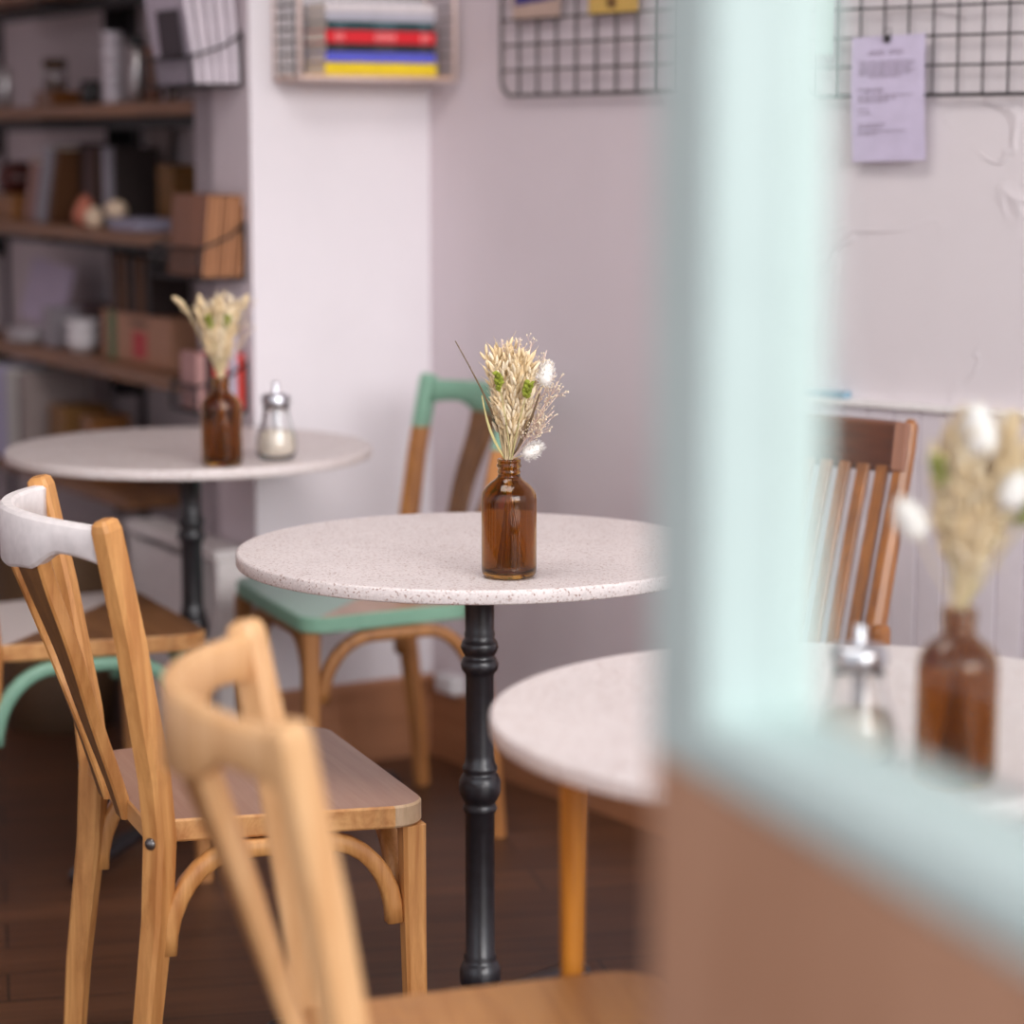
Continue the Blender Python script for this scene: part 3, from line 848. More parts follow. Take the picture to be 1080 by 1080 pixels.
wall_card('paper_strip', 'pale green paper strip hanging on the black wire grid', 'paper', 857, 877, 58, 1.66, BEND, A_RIGHT, nRm, .028, 'card_green')

# lilac A5 sheet with binder clip
col('paper_lilac', 206, 194, 220); col('ink', 132, 116, 136)
a = upright(899, 171, BEND + nRm * .03, A_RIGHT); b = upright(976, 172, BEND + nRm * .03, A_RIGHT)
L = (b.xy - a.xy).length; hS = .213
t = thing('menu_sheet', 'lilac printed sheet clipped to the black wire grid', 'paper sheet', a, A_RIGHT, rot=(0, R(-1.6), A_RIGHT))
bm = B(); ns = 8
for i in range(ns + 1):
    z = hS * i / ns; y = -.004 * math.sin(i / ns * 3.1)
    for x in (0, L): bm.verts.new((x, y, z)); bm.verts.new((x, y + .0008, z))
bm.verts.ensure_lookup_table(); V_ = bm.verts
for i in range(ns):
    q = i * 4; bm.faces.new((V_[q], V_[q + 2], V_[q + 6], V_[q + 4])); bm.faces.new((V_[q + 1], V_[q + 5], V_[q + 7], V_[q + 3]))
    bm.faces.new((V_[q], V_[q + 4], V_[q + 5], V_[q + 1])); bm.faces.new((V_[q + 2], V_[q + 3], V_[q + 7], V_[q + 6]))
obj('sheet', bm, 'paper_lilac', t)
bm = B()
def ink(x0, x1, z, hh):
    y = -.004 * math.sin(z / hS * 3.1) - .0006
    vs = [bm.verts.new((L * x0, y, z)), bm.verts.new((L * x1, y, z)), bm.verts.new((L * x1, y, z + hh)), bm.verts.new((L * x0, y, z + hh))]; bm.faces.new(vs)
x = .24
for k, wd in enumerate((.035, .03, .035, .02, .03, 0, .035, .035, .03, .035)):
    if wd == 0: x += .05; continue
    ink(x, x + .008, .181, .008); ink(x + wd - .008, x + wd, .181, .008); ink(x, x + wd, .188 if k % 2 else .1805, .0012); x += wd + .016
for z, x0, x1 in ((.168, .1, .86), (.163, .14, .88), (.158, .1, .82), (.153, .12, .88), (.148, .1, .84), (.143, .25, .68), (.122, .1, .45), (.118, .18, .45), (.111, .1, .85), (.106, .1, .62), (.101, .1, .5),
                  (.088, .1, .25), (.081, .1, .3), (.062, .1, .46), (.057, .1, .42), (.05, .1, .75), (.046, .1, .34)):
    xx = x0; q = 0
    while xx < x1:
        w_ = .05 + .05 * ((q * 37 + int(z * 1000)) % 5) / 4; ink(xx, min(xx + w_, x1), z, .0022); xx += w_ + .018; q += 1
obj('printed_lines', bm, 'ink', t, False)
bm = B(); box(bm, (L * .5, -.002, hS - .005), (.012, .012, .012), bev=.002); tube(bm, [(L * .46, 0, hS), (L * .47, 0, hS + .012), (L * .53, 0, hS + .012), (L * .54, 0, hS)], .0008, 6)
o = obj('binder_clip', bm, 'black_metal', t)

# small booklet on the ledge
col('booklet_blue', 128, 164, 184); a = upright(872, 424, BEND + nRm * .0, A_RIGHT)
bm = B(); box(bm, (0, 0, .006), (.10, .028, .012), bev=.001); o = obj('booklet', bm, 'booklet_blue'); q = upright(868, 420, BEND + nRm * .016, A_RIGHT)
place(o, (q.x, q.y, WH + .0127), A_RIGHT); tag(o, 'small blue booklet lying on the panelling ledge above the slatted chair', 'booklet')

# small white socket box at the corner
bm = B(); box(bm, (0, 0, .02), (.07, .035, .04), bev=.006); box(bm, (0, -.018, .022), (.05, .004, .024)); 
q = along(CORNER, A_BACK, .10) + nB * .02
col('plastic_white', 224, 222, 224, rough=.4)
o = obj('cable_box', bm, 'plastic_white'); place(o, (q.x, q.y, .151), A_BACK); tag(o, 'small white plastic box lying on the skirting in the room corner', 'box')

# ------------------------------------------------------------------ wire basket with stacked books on the left wall
nL = Vector((math.sin(A_LEFT), -math.cos(A_LEFT)))
q0 = upright(289, 88, PC + nL * .004, A_LEFT)
q1 = upright(460, 86, PC + nL * .13, A_LEFT)
Lb = .352; DB = .125; ZB = 1.452
t = thing('wire_basket', 'copper wire wall basket holding a stack of colourful books', 'wire basket', (q0.x, q0.y, 0), A_LEFT)
bm = B(); zt = 1.80
tube(bm, [(0, -.003, ZB), (Lb, -.003, ZB), (Lb, -DB, ZB), (0, -DB, ZB)], .005, 8, True)
for x in (0, Lb):
    for y in (-.003, -DB): tube(bm, [(x, y, ZB), (x, y, zt)], .0055 if y < -.01 else .0032, 8)
tube(bm, [(0, -.003, zt), (Lb, -.003, zt), (Lb, -DB, zt), (0, -DB, zt)], .0032, 8, True)
obj('basket_frame', bm, 'copper_wire', t)
bm = B()
for k in range(1, 14): tube(bm, [(0, -.003, ZB + k * .025), (0, -DB, ZB + k * .025)], .0013, 5)
for k in range(1, 5): tube(bm, [(0, -.003 - k * .0245, ZB), (0, -.003 - k * .0245, zt)], .0013, 5)
for k in range(1, 14): tube(bm, [(Lb, -.003, ZB + k * .025), (Lb, -DB, ZB + k * .025)], .0013, 5)
for k in range(1, 16): tube(bm, [(k * Lb / 16, -.003, ZB), (k * Lb / 16, -DB, ZB)], .0013, 5)
for k in range(1, 16): tube(bm, [(k * Lb / 16, -.003, ZB), (k * Lb / 16, -.003, zt)], .0013, 5)
for k in range(1, 14): tube(bm, [(0, -.003, ZB + k * .025), (Lb, -.003, ZB + k * .025)], .0013, 5)
obj('wire_mesh', bm, 'grey_wire', t)
bm = B(); box(bm, (Lb / 2, -.064, ZB + .0055), (Lb - .01, DB - .012, .005)); obj('base_board', bm, 'beech_clean', t)

col('b_yellow', 236, 206, 20); col('b_blue', 92, 96, 208); col('b_black', 34, 32, 34); col('b_red', 220, 16, 34); col('b_green', 24, 66, 70); col('b_white', 222, 214, 216); col('b_grey', 186, 184, 196); col('pages', 236, 226, 212)
col('t_pale', 240, 150, 150); col('t_grey', 96, 130, 138); col('t_dim', 92, 86, 84)
def book(label, loc, rz, L, W, T, cover, group, rot=None, title=None, name='book'):
    """lies flat: x = spine length, y = width (spine at -y), z = thickness"""
    t = thing(name, label, 'book', loc, rz, group, rot)
    bm = B(); cth = .0018
    box(bm, (0, 0, cth / 2), (L, W, cth)); box(bm, (0, 0, T - cth / 2), (L, W, cth)); box(bm, (0, -W / 2 + .001, T / 2), (L, .002, T))
    obj('cover', bm, cover, t)
    bm = B(); box(bm, (0, .001, T / 2), (L - .006, W - .006, T - 2 * cth)); obj('page_block', bm, 'pages', t)
    if title:
        bm = B()
        for x0, x1 in ((-.42, -.34), (-.06, .12), (.36, .43)):
            xx = x0
            while xx < x1:
                box(bm, (L * (xx + .008), -W / 2 - .0002, T / 2), (L * .012, .0004, T * .5)); xx += .022
        obj('spine_title', bm, title, t)
    return t
z = ZB + .0085
bx = upright(341, 60, PC + nL * .1, A_LEFT); bx1 = upright(456, 60, PC + nL * .1, A_LEFT); Ls = (bx1.xy - bx.xy).length
mid = (bx.xy + bx1.xy) / 2; mid = mid + (-nL) * .034
for i, (T, cov, ti, lab, f) in enumerate(((.0255, 'b_yellow', None, 'yellow book at the bottom of the stack in the wire basket', 1.02), (.020, 'b_blue', None, 'blue book above the yellow one in the wire basket', 1.0), (.0165, 'b_black', 't_dim', 'black book under the red one in the wire basket', .99),
                                  (.026, 'b_red', 't_pale', 'red book in the middle of the wire basket stack', 1.0), (.0175, 'b_green', 't_grey', 'dark green book above the red one in the wire basket', .98), (.017, 'b_grey', None, 'grey book under the topmost white one in the wire basket', 1.0), (.018, 'b_white', None, 'white book on top of the wire basket stack', 1.0))):
    book(lab, (mid.x, mid.y, z), A_LEFT, Ls * f, .095, T, cov, 'books stacked in the wire basket', title=ti); z += T + .0005

# ------------------------------------------------------------------ racks on the side wall (local x = away along the wall, y = out from it)
def side_loc(t, d): 
    p = along(PC, A_SIDE, t); n = Vector((math.cos(R(210)), math.sin(R(210)))); return p + n * d
def rack(label, t0, z0, L, depth, hgt):
    p = side_loc(t0, 0)
    t = thing('magazine_rack', label, 'magazine rack', (p.x, p.y, z0), A_SIDE)
    bm = B()
    tube(bm, [(0, .003, 0), (L, .003, 0), (L, depth, 0), (0, depth, 0)], .003, 8, True)
    tube(bm, [(0, .003, hgt * 1.05), (0, .003, 0)], .003, 8); tube(bm, [(L, .003, hgt * 1.05), (L, .003, 0)], .003, 8)
    hf = hgt * .55
    tube(bm, [(0, .003, hgt)] + [(0, .003 + (depth - .003) * q, hgt - (hgt - hf) * q ** .6) for q in (.3, .6, .85, 1)] + [(L * .5, depth, hf), (L, depth, hf)] + [(L, .003 + (depth - .003) * q, hgt - (hgt - hf) * q ** .6) for q in (.85, .6, .3)] + [(L, .003, hgt)], .003, 8)
    for x in (0, L): tube(bm, [(x, depth, 0), (x, depth, hf)], .003, 8)
    obj('rack_frame', bm, 'black_wire', t)
    bm = B(); k = 0
    while k * .016 < L:
        tube(bm, [(k * .016, .003, 0), (k * .016, depth, 0), (k * .016, depth, hf)], .0013, 5); k += 1
    obj('rack_bars', bm, 'black_wire', t)
    return t
rack('upper black wire rack on the side wall, full of white newspapers', .03, 1.440, .25, .115, .105)
rack('middle black wire rack on the side wall, full of brown menu boards', .03, 1.046, .25, .105, .115)
rack('lower black wire rack on the side wall, holding red and white folders', .03, .772, .14, .115, .10)
col('news', 226, 216, 224); col('news_grey', 198, 188, 202); col('news_dark', 60, 50, 58); col('folder_red', 200, 40, 32); col('folder_pink', 176, 132, 128); col('folder_dark', 70, 42, 38); col('mag_lilac', 200, 190, 208); col('folder_orange', 222, 64, 48)
def leaf_stack(name, label, cat, t0, d, z0, L, T, Hh, lean, mats, group, sheets=5, curl=0.):
    """an upright folded paper or board: x along the wall, thickness across"""
    p = side_loc(t0, d)
    bm = B(); n = 6
    for s in range(sheets):
        y0 = (s - (sheets - 1) / 2) * T / sheets; th = T / sheets * .8
        rows = []
        for i in range(n + 1):
            q = i / n; z = Hh * q; yy = y0 + curl * q * q + rnd.uniform(-.0006, .0006)
            rows.append([bm.verts.new((x, yy + dy, z)) for x, dy in ((0, -th / 2), (L, -th / 2), (L, th / 2), (0, th / 2))])
        for A, Bq in zip(rows, rows[1:]):
            for k in range(4):
                f = bm.faces.new((A[k], A[(k + 1) % 4], Bq[(k + 1) % 4], Bq[k])); f.material_index = 1 if k in (1, 3) and len(mats) > 1 else 0
        bm.faces.new(rows[0][::-1]); bm.faces.new(rows[-1])
    o = obj(name, bm, mats); place(o, (p.x, p.y, z0), rot=(R(lean), 0, A_SIDE)); tag(o, label, cat, group); return o
where = ('against the wall', 'second from the wall', 'third from the wall', 'fourth from the wall', 'outermost, with dark picture')
for k in range(5):
    leaf_stack('newspaper', 'folded white newspaper in the upper rack, ' + where[k], 'newspaper', .036 + .004 * k, .014 + k * .0185, 1.4445, .21, .013 + .002 * (k % 2), .25, -1.5 - 1.2 * k, ['news', 'news'] if k < 4 else ['news_grey', 'news'], 'newspapers in the upper rack', 5, .012)
p = side_loc(.05, .1035)
bm = B(); box(bm, (.09, .0, .10), (.12, .0015, .10)); o = obj('flyer', bm, 'news_dark'); place(o, (p.x, p.y, 1.4445), rot=(R(-6.3), 0, A_SIDE)); tag(o, 'dark flyer at the front of the upper newspaper rack', 'flyer')
ORD = ('against the wall', 'second from the wall', 'third from the wall', 'fourth from the wall', 'fifth from the wall', 'sixth from the wall', 'seventh from the wall', 'outermost')
for k in range(8):
    leaf_stack('menu_board', 'brown menu board in the middle rack, ' + ORD[k], 'menu board', .035 + .003 * (k % 3), .012 + k * .0113, 1.0505, .19, .0098, .166 + .003 * (k % 2), 6, ['menu_wood', 'menu_edge'], 'menu boards in the middle rack', 1)
for k, (nm, lab, d, T, Hh, mt) in enumerate((('folder', 'orange-red folder in the lower rack, nearest the wall', .012, .012, .115, 'folder_orange'), ('magazine', 'white magazine in the lower rack behind the red folder', .029, .014, .195, 'mag_lilac'), ('folder', 'thick red folder in the middle of the lower rack', .056, .032, .115, 'folder_red'),
                                             ('folder', 'dark brown folder in the lower rack beside the red one', .081, .013, .115, 'folder_dark'), ('folder', 'dusty pink folder at the front of the lower rack', .099, .018, .118, 'folder_pink'))):
    leaf_stack(nm, lab, nm, .037 + .002 * k, d, .7765, .09, T, Hh, 0 if k != 1 else 1, [mt, mt], 'folders in the lower rack', 2)

# ------------------------------------------------------------------ white low cabinet at the side wall
p = side_loc(.02, .004)
t = thing('low_cabinet', 'low white wooden cabinet under the racks, beside the white wall end', 'cabinet', (p.x, p.y, 0), A_SIDE)
LC, DC, HC = .50, .085, .485
bm = B(); box(bm, (LC / 2, DC / 2, HC - .012), (LC + .012, DC, .024), bev=.004); obj('top', bm, 'white_paint', t)
bm = B(); 
for x in (.0125, LC - .0125): box(bm, (x, DC / 2 - .002, (HC - .0245) / 2), (.025, DC - .012, HC - .0245))
box(bm, (.115, DC / 2, (HC - .0245) / 2), (.02, DC - .014, HC - .0245)); box(bm, (LC / 2, .008, HC / 2 - .02), (LC - .052, .01, HC - .06)); obj('body', bm, 'white_paint', t)
bm = B(); box(bm, (.30, DC - .012, .225), (.33, .014, .44), bev=.003); obj('door', bm, 'white_paint', t)

# ------------------------------------------------------------------ bookshelves in the niche (local x away along the wall, y out)
SH0 = SIDE_END
def sh_t(u, d):
    """distance along the shelf of sight column u at depth d behind the shelf front (d negative = further in)"""
    n = Vector((math.cos(R(210)), math.sin(R(210)))); b = SH0 + n * d
    q = upright(u, 154, b, A_SIDE); return (q.xy - b).dot(Vector((math.cos(A_SIDE), math.sin(A_SIDE))))
t = thing('shelving_unit', 'dark wooden wall shelves on black brackets, crowded with books and jars', 'shelves', (SH0.x, SH0.y, 0), A_SIDE)
SHELF = [(.50, .03), (.81, .034), (1.124, .03), (1.416, .03), (1.706, .03)]
LS = 1.75; DS = .26
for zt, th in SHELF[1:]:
    bm = B(); box(bm, (LS / 2 + .005, -.12, zt - th - .014), (LS, .03, .027)); obj('shelf_shade_bar', bm, 'black_metal', t)  # black bar standing in for the shade below each board
for zt, th in SHELF:
    xs = .45 if zt < .6 else .005
    bm = B(); box(bm, ((LS + xs) / 2, -DS / 2, zt - th / 2), (LS - xs, DS, th), bev=.002); obj('shelf_board', bm, 'shelf_wood', t)
for x in (sh_t(143, -.262), sh_t(1, -.262)):
    bm = B(); box(bm, (x, -.2655, 1.0), (.035, .008, 2.0))
    for zt, th in SHELF: box(bm, (x, -DS / 2, zt - th - .0065), (.024, DS - .01, .012)); 
    for zt, th in SHELF: box(bm, (x, -DS + .04, zt - th - .05), (.012, .07, .085))
    obj('bracket_upright', bm, 'black_metal', t)

def sh_loc(u, d, zi, dz=.0):
    x = sh_t(u, d); n = Vector((math.cos(R(210)), math.sin(R(210)))); l = Vector((math.cos(A_SIDE), math.sin(A_SIDE)))
    q = SH0 + n * d + l * x; return (q.x, q.y, SHELF[zi][0] + .0005 + dz)
SC = {}
def scale_at(u, d):
    q = sh_loc(u, d, 0); return F_PX / q[1]

def round_item(name, label, cat, u, d, zi, prof, mat, group=None, dz=0., n=28, parent=None):
    bm = B(); lathe(bm, prof, n); o = obj(name, bm, mat, parent)
    if parent is None: place(o, sh_loc(u, d, zi, dz)); tag(o, label, cat, group)
    return o
def cyl(r, h, k=.003): return [(0, 0), (r - k, 0), (r, k), (r, h - k), (r - k, h), (0, h)]
def block(name, label, cat, u, d, zi, size, mat, rot=(0, 0, 0), group=None, dz=0., bev=.002):
    bm = B(); box(bm, (0, 0, size[2] / 2), size, bev=bev); o = obj(name, bm, mat)
    place(o, sh_loc(u, d, zi, dz), rot=(rot[0], rot[1], A_SIDE + rot[2])); tag(o, label, cat, group); return o
def up_book(label, u, d, zi, T, W, Hh, mat, lean=0., group=None, dz=0.):
    """a book standing on the shelf, spine to the room; lean in degrees, positive tips its head away along the shelf"""
    l = thing('book', label, 'book', sh_loc(u, d, zi, dz + .001 + T / 2 * abs(math.sin(R(lean)))), 0, group, rot=(0, R(lean), A_SIDE))
    bm = B(); c = .002
    box(bm, (-T / 2 + c / 2, 0, Hh / 2), (c, W, Hh)); box(bm, (T / 2 - c / 2, 0, Hh / 2), (c, W, Hh)); box(bm, (0, W / 2 - .001, Hh / 2), (T, .002, Hh)); obj('cover', bm, mat, l)
    bm = B(); box(bm, (0, -.001, Hh / 2), (T - 2 * c, W - .005, Hh - .006)); obj('page_block', bm, 'pages', l)
    return l

col('amber_dark', 110, 62, 16, rough=.35); col('gold_lid', 74, 52, 30, metal=.4); col('black_cup', 24, 22, 24, rough=.3); col('frost', 232, 224, 232, rough=.3); col('brown_tin', 118, 80, 64)
col('terracotta', 196, 116, 92); col('cream', 226, 200, 172); col('maroon', 70, 22, 16, rough=.3); col('bk_pink', 168, 128, 120); col('bk_grey', 168, 162, 172); col('bk_brown', 96, 60, 34); col('bk_dark', 44, 32, 30)
col('bk_umber', 70, 44, 30); col('bk_mauve', 100, 76, 76); col('slate', 150, 146, 166); col('board_grey', 150, 134, 130); col('ochre', 124, 84, 36); col('carton', 176, 128, 100); col('label_green', 64, 112, 72); col('label_red', 186, 56, 60)
col('plate_white', 226, 220, 222, rough=.3); col('box_grey', 150, 142, 148); col('sheet_mauve', 186, 172, 194); col('binder', 200, 196, 190); col('binder_lilac', 180, 172, 200); col('terracotta_bin', 120, 62, 36); col('carton_ink', 96, 70, 56)
# shelf with jars (zi 3)
round_item('steel_flask', 'slim steel flask at the far left end of the jar shelf', 'flask', 8, -.06, 3, cyl(.015, .105), 'steel')
block('wooden_box', 'low amber wooden box on the jar shelf, under the glass jar', 'box', 64, -.11, 3, (.13, .09, .04), 'amber_dark')
j = thing('glass_jar', 'glass jar with dark lid on the amber wooden box', 'jar', sh_loc(60, -.11, 3, .0405))
bm = B(); lathe(bm, [(0, .001), (.028, 0), (.03, .004), (.03, .05), (.022, .058), (.019, .058), (.027, .048), (.027, .006), (0, .005)], 28); obj('glass_body', bm, 'clear_glass', j)
bm = B(); lathe(bm, [(0, .0585), (.03, .0585), (.032, .062), (.032, .078), (.028, .082), (0, .083)], 28); obj('lid', bm, 'gold_lid', j)
j = thing('storage_tin', 'black tin with a steel front on the jar shelf, right of the wooden box', 'tin', sh_loc(97, -.07, 3))
bm = B(); lathe(bm, cyl(.024, .05), 28); obj('body', bm, 'black_cup', j); bm = B(); lathe(bm, [(0, .05), (.025, .05), (.025, .058), (0, .058)], 28); obj('lid', bm, 'black_cup', j)
for k in range(5):
    round_item('cup', 'pale frosted cup in the stacked column, ' + ('lowest', 'second from the bottom', 'middle one', 'second from the top', 'topmost')[k], 'cup', 121, -.09, 3, [(0, 0), (.022, 0), (.0255, .034), (.0235, .034), (.0205, .002), (0, .002)], 'frost', 'frosted cups stacked on the jar shelf', k * .0345)
j = thing('thermos', 'steel thermos with black lid on the jar shelf', 'thermos', sh_loc(146, -.06, 3))
bm = B(); lathe(bm, cyl(.0175, .128), 28); obj('body', bm, 'steel', j); bm = B(); lathe(bm, [(0, .1285), (.02, .1285), (.021, .132), (.021, .15), (.018, .153), (0, .153)], 28); obj('lid', bm, 'black_cup', j)
round_item('tea_tin', 'brown tea tin standing beside the thermos', 'tin', 163, -.07, 3, cyl(.018, .125), 'brown_tin')
round_item('dark_jar', 'dark tall jar behind the thermos and tea tin', 'jar', 157, -.14, 3, cyl(.03, .135), 'bk_dark')
round_item('shot_glass', 'tiny clear glass near the right end of the jar shelf', 'glass', 183, -.03, 3, [(0, 0), (.011, 0), (.014, .03), (.012, .03), (.01, .004), (0, .004)], 'clear_glass')
# leaning-books shelf (zi 2)
block('wooden_box', 'brown wooden box under the dark red pot, left end of the leaning-books shelf', 'box', 22, -.10, 2, (.20, .13, .068), 'box_wood')
j = thing('teapot', 'dark red round pot with pale knob on the brown wooden box', 'teapot', sh_loc(19, -.10, 2, .069))
bm = B(); lathe(bm, [(0, 0), (.035, 0), (.058, .02), (.062, .045), (.05, .07), (.03, .082), (0, .085)], 28); obj('body', bm, 'maroon', j)
bm = B(); ellipsoid(bm, (0, .064, .05), (.012, .014), (0, 0, 1), 12, 8); obj('knob', bm, 'terracotta', j)
BG = 'books on the leaning-books shelf'
def row_book(label, u, T, W, Hh, mat, lean, d=-.10):
    return up_book(label, u, d, 2, T, W, Hh, mat, lean, BG)
row_book('pale pink leaning book on the second shelf', 49, .03, .12, .165, 'bk_pink', -24)
row_book('pale grey leaning book on the second shelf', 62, .022, .13, .205, 'bk_grey', -24)
row_book('brown leaning book beside the pale grey one', 75, .024, .13, .20, 'bk_brown', -24)
row_book('black upright book right of the leaning books', 107, .018, .11, .20, 'bk_dark', 0, -.14)
row_book('mauve upright book behind the terracotta pear', 112, .022, .11, .19, 'bk_mauve', 0, -.14)
row_book('umber upright book behind the cream ornament', 121, .024, .11, .18, 'bk_umber', 0, -.14)
row_book('silver-grey upright book at the right of the row', 132, .026, .11, .19, 'bk_grey', 0, -.14)
row_book('black thin upright book beside the grey board', 143, .018, .11, .19, 'bk_dark', 0, -.14)
round_item('pear_ornament', 'terracotta pear ornament at the front of the second shelf', 'ornament', 88, -.03, 2, [(0, 0), (.018, .002), (.03, .02), (.029, .036), (.02, .055), (.013, .068), (.006, .076), (0, .078)], 'terracotta')
round_item('egg_ornament', 'cream egg ornament in front of the terracotta pear', 'ornament', 98, -.015, 2, [(0, 0), (.012, .001), (.023, .014), (.024, .028), (.016, .044), (.006, .051), (0, .052)], 'cream')
j = round_item('figurine', 'small cream and red mushroom-shaped figurine on the second shelf', 'ornament', 121, -.03, 2, [(0, 0), (.016, 0), (.012, .022), (.014, .03), (.026, .036), (.027, .05), (.018, .064), (0, .07)], 'cream')
block('slate_tray', 'flat bluish grey tray at the front right of the second shelf', 'tray', 147, -.05, 2, (.17, .09, .028), 'slate')
block('grey_board', 'tall grey board leaning at the back of the second shelf', 'board', 163, -.228, 2, (.12, .012, .25), 'board_grey', (R(4), 0, 0))
block('small_crate', 'small ochre box on its side near the right end of the second shelf', 'box', 190, -.18, 2, (.10, .08, .15), 'ochre')
# carton shelf (zi 1)
block('paper_sheet', 'large pale lilac sheet leaning at the left of the third shelf', 'paper', 37, -.12, 1, (.32, .006, .165), 'sheet_mauve', (R(14), R(-4), 0), dz=.04)
for k in range(4):
    round_item('plate', 'white plate in the low stack under the lilac sheet, ' + ('lowest', 'second from the bottom', 'second from the top', 'topmost')[k], 'plate', 28, -.07, 1, [(0, 0), (.035, 0), (.066, .006), (.066, .009), (.034, .004), (0, .004)], 'plate_white', 'plates on the third shelf', k * .0085)
block('grey_box', 'small grey box left of the white bowls on the third shelf', 'box', 60, -.08, 1, (.06, .08, .10), 'box_grey')
for k in range(3):
    round_item('bowl', 'white bowl in the stack beside the carton, ' + ('lowest', 'middle one', 'topmost')[k], 'bowl', 82, -.07, 1, [(0, 0), (.025, 0), (.046, .034), (.044, .034), (.023, .004), (0, .004)], 'plate_white', 'white bowls on the third shelf', k * .0345 - k * .012)
block('paper_tray', 'dark grey slatted tray at the back of the third shelf', 'tray', 96, -.19, 1, (.16, .09, .10), 'bk_mauve', dz=.0)
c0 = sh_loc(103, -.055, 1); c1 = sh_loc(176, -.055, 1)
Lc = (Vector(c1[:2]) - Vector(c0[:2])).length
j = thing('cardboard_carton', 'long cardboard carton with green and red labels on the third shelf', 'carton', c0, A_SIDE)
j.rotation_euler = (0, 0, A_SIDE)
bm = B(); box(bm, (-Lc / 2, -.06, .058), (Lc, .12, .116), bev=.002); obj('box_body', bm, 'carton', j)
bm = B(); box(bm, (-.07, .0008, .058), (.045, .001, .114)); o = obj('green_label', bm, 'label_green', j)
bm = B(); box(bm, (-.245, .0008, .045), (.085, .001, .062)); o = obj('red_label', bm, 'label_red', j)
bm = B()
for k in range(5): box(bm, (-.20 - k * .022, .0008, .095), (.014, .001, .014))
obj('printed_mark', bm, 'carton_ink', j)
DZ = .1165
frs = .80
fr = thing('picture_frame', 'small wooden picture frame standing on the carton', 'frame', sh_loc(121, -.09, 1, DZ + .003), A_SIDE, rot=(R(5), R(3), A_SIDE))
bm = B()
for x, z, sx, sz in ((0, .0075, .075, .015), (0, .1525, .075, .015), (-.03, .08, .015, .13), (.03, .08, .015, .13)): box(bm, (x, 0, z), (sx, .014, sz))
obj('frame_border', bm, 'box_wood', fr); bm = B(); box(bm, (0, -.002, .08), (.05, .004, .13)); obj('picture', bm, 'bk_grey', fr); fr.scale = (frs, frs, frs)
for k, (u, mt, lab) in enumerate(((137, 'bk_umber', 'umber book on the carton, next to the picture frame'), (146, 'bk_brown', 'brown book on the carton, second from the frame'), (155, 'bk_dark', 'black book on the carton, third from the frame'), (164, 'bk_brown', 'brown book on the carton, fourth from the frame'), (174, 'bk_dark', 'black book on the carton, furthest from the frame'))):
    up_book(lab, u, -.10, 1, .03, .10, .130, mt, 1, 'books standing on the carton', DZ)
# bottom shelf (zi 0)
for k, (u, mt, lab) in enumerate(((10, 'binder', 'white binder at the left end of the bottom shelf'), (24, 'binder_lilac', 'lilac binder on the bottom shelf'), (38, 'binder', 'white binder beside the lilac one, bottom shelf'), (51, 'board_grey', 'grey binder at the right of the binders, bottom shelf'))):
    up_book(lab, u, -.08, 0, .05, .18, .24, mt, 2, 'binders on the bottom shelf')
block('wooden_box', 'ochre wooden box right of the binders on the bottom shelf', 'box', 76, -.08, 0, (.11, .12, .17), 'ochre')
block('wooden_box', 'smaller brown wooden box beside the ochre one on the bottom shelf', 'box', 104, -.08, 0, (.08, .10, .16), 'box_wood')
# wicker basket and crate under the shelves
m, nt, b_ = nodes_of('wicker'); wv = N(nt, 'ShaderNodeTexWave', Scale=60., Distortion=2., bands_direction='Z'); nt.links.new(coords(nt), wv.inputs['Vector'])
nt.links.new(ramp(nt, wv.outputs['Fac'], [(.2, srgb(60, 42, 28)), (.8, srgb(128, 94, 62))]), b_.inputs['Base Color']); bump(nt, b_, wv.outputs['Fac'], .6, .004); MATS['wicker'] = m
q = upright(80, 540, SH0 + Vector((math.cos(R(210)), math.sin(R(210)))) * .02, A_SIDE)
bm = B(); lathe(bm, [(0, 0), (.12, 0), (.15, .2), (.155, .40), (.16, .41), (.15, .415), (.142, .40), (.11, .01), (0, .01)], 36); o = obj('wicker_basket', bm, 'wicker'); n_ = Vector((math.cos(R(210)), math.sin(R(210))))
pb = upright(48, 154, SH0 + n_ * .2, A_SIDE).xy
place(o, (pb.x, pb.y, 0)); tag(o, 'dark wicker basket on the floor in front of the bottom shelf', 'basket')
pc = SH0 + n_ * .02 + Vector((math.cos(A_SIDE), math.sin(A_SIDE))) * 1.15 + n_ * .16
t = thing('wooden_crate', 'dark slatted crate on the floor at the far left under the shelves', 'crate', (pc.x, pc.y, 0), A_SIDE)
bm = B()
for k in range(4):
    z = .05 + k * .095
    box(bm, (0, .14, z), (.5, .012, .075)); box(bm, (0, -.14, z), (.5, .012, .075)); box(bm, (.25, 0, z), (.012, .27, .075)); box(bm, (-.25, 0, z), (.012, .27, .075))
obj('slats', bm, 'shelf_wood', t)
bm = B()
for x in (-.235, .235):
    for y in (-.125, .125): box(bm, (x, y, .19), (.02, .02, .38))
box(bm, (0, 0, .008), (.48, .26, .012)); obj('corner_frame', bm, 'old_wood_dark', t)

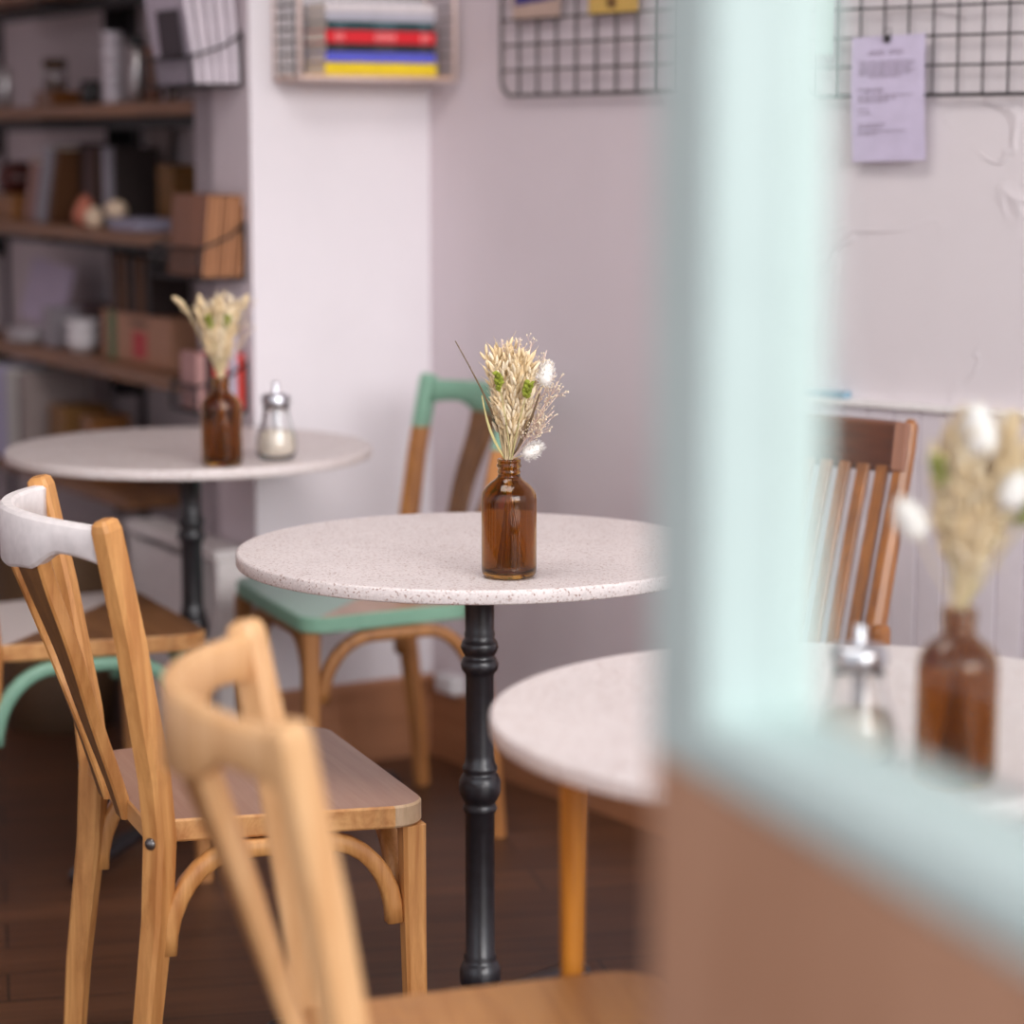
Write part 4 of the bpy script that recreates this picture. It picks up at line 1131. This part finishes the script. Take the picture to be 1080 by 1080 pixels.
# ------------------------------------------------------------------ light and camera
sc = bpy.context.scene
w = bpy.data.worlds.new('overcast_street'); sc.world = w; w.use_nodes = True
nt = w.node_tree; bg = nt.nodes['Background']
tc = N(nt, 'ShaderNodeTexCoord'); sx = N(nt, 'ShaderNodeSeparateXYZ'); nt.links.new(tc.outputs['Generated'], sx.inputs[0])
cr = ramp(nt, sx.outputs['Z'], [(.0, (.25, .24, .25)), (.48, (.42, .41, .43)), (.55, (.85, .87, .95)), (1., (1., 1.0, 1.08))])
mr = N(nt, 'ShaderNodeMapRange'); mr.inputs['From Min'].default_value = -1.; nt.links.new(sx.outputs['Z'], mr.inputs['Value'])
nt.links.new(mr.outputs[0], cr.node.inputs['Fac'])
nt.links.new(cr, bg.inputs['Color']); bg.inputs['Strength'].default_value = 1.55

def area(name, loc, target, size, power, color=(1, 1, 1)):
    l = bpy.data.lights.new(name, 'AREA'); l.shape = 'RECTANGLE'; l.size, l.size_y = size; l.energy = power; l.color = color
    o = bpy.data.objects.new(name, l); C.objects.link(o); o.location = loc
    o.rotation_euler = (Vector(target) - Vector(loc)).to_track_quat('-Z', 'Y').to_euler()
    return o
area('street_daylight', (6.4, -7.6, 4.6), (-.2, 4.2, .8), (8., 5.), 1160, (1., .965, .955))
area('overhead_fill', (-.2, 3.0, 2.86), (-.1, 3.35, 0), (1.4, 1.4), 42, (1., .95, .93))  # added unseen fill light, brightens the tabletops and back walls

cam = bpy.data.cameras.new('camera'); co = bpy.data.objects.new('camera', cam); C.objects.link(co)
co.location = (0, 0, EYE); co.rotation_euler = (math.pi / 2 - PITCH, 0, 0)
cam.sensor_width = 36.; cam.sensor_fit = 'HORIZONTAL'; cam.lens = 36. * F_PX / 1080.
cam.clip_start = .02; cam.clip_end = 60
cam.dof.use_dof = True; cam.dof.focus_distance = 3.34; cam.dof.aperture_fstop = cam.lens / 1000 / .040
sc.camera = co
sc.view_settings.view_transform = 'Standard'; sc.view_settings.look = 'None'; sc.view_settings.gamma = 1.; sc.view_settings.use_curve_mapping = False
sc.view_settings.exposure = -0.05
try: sc.cycles.use_denoising = True
except Exception: pass
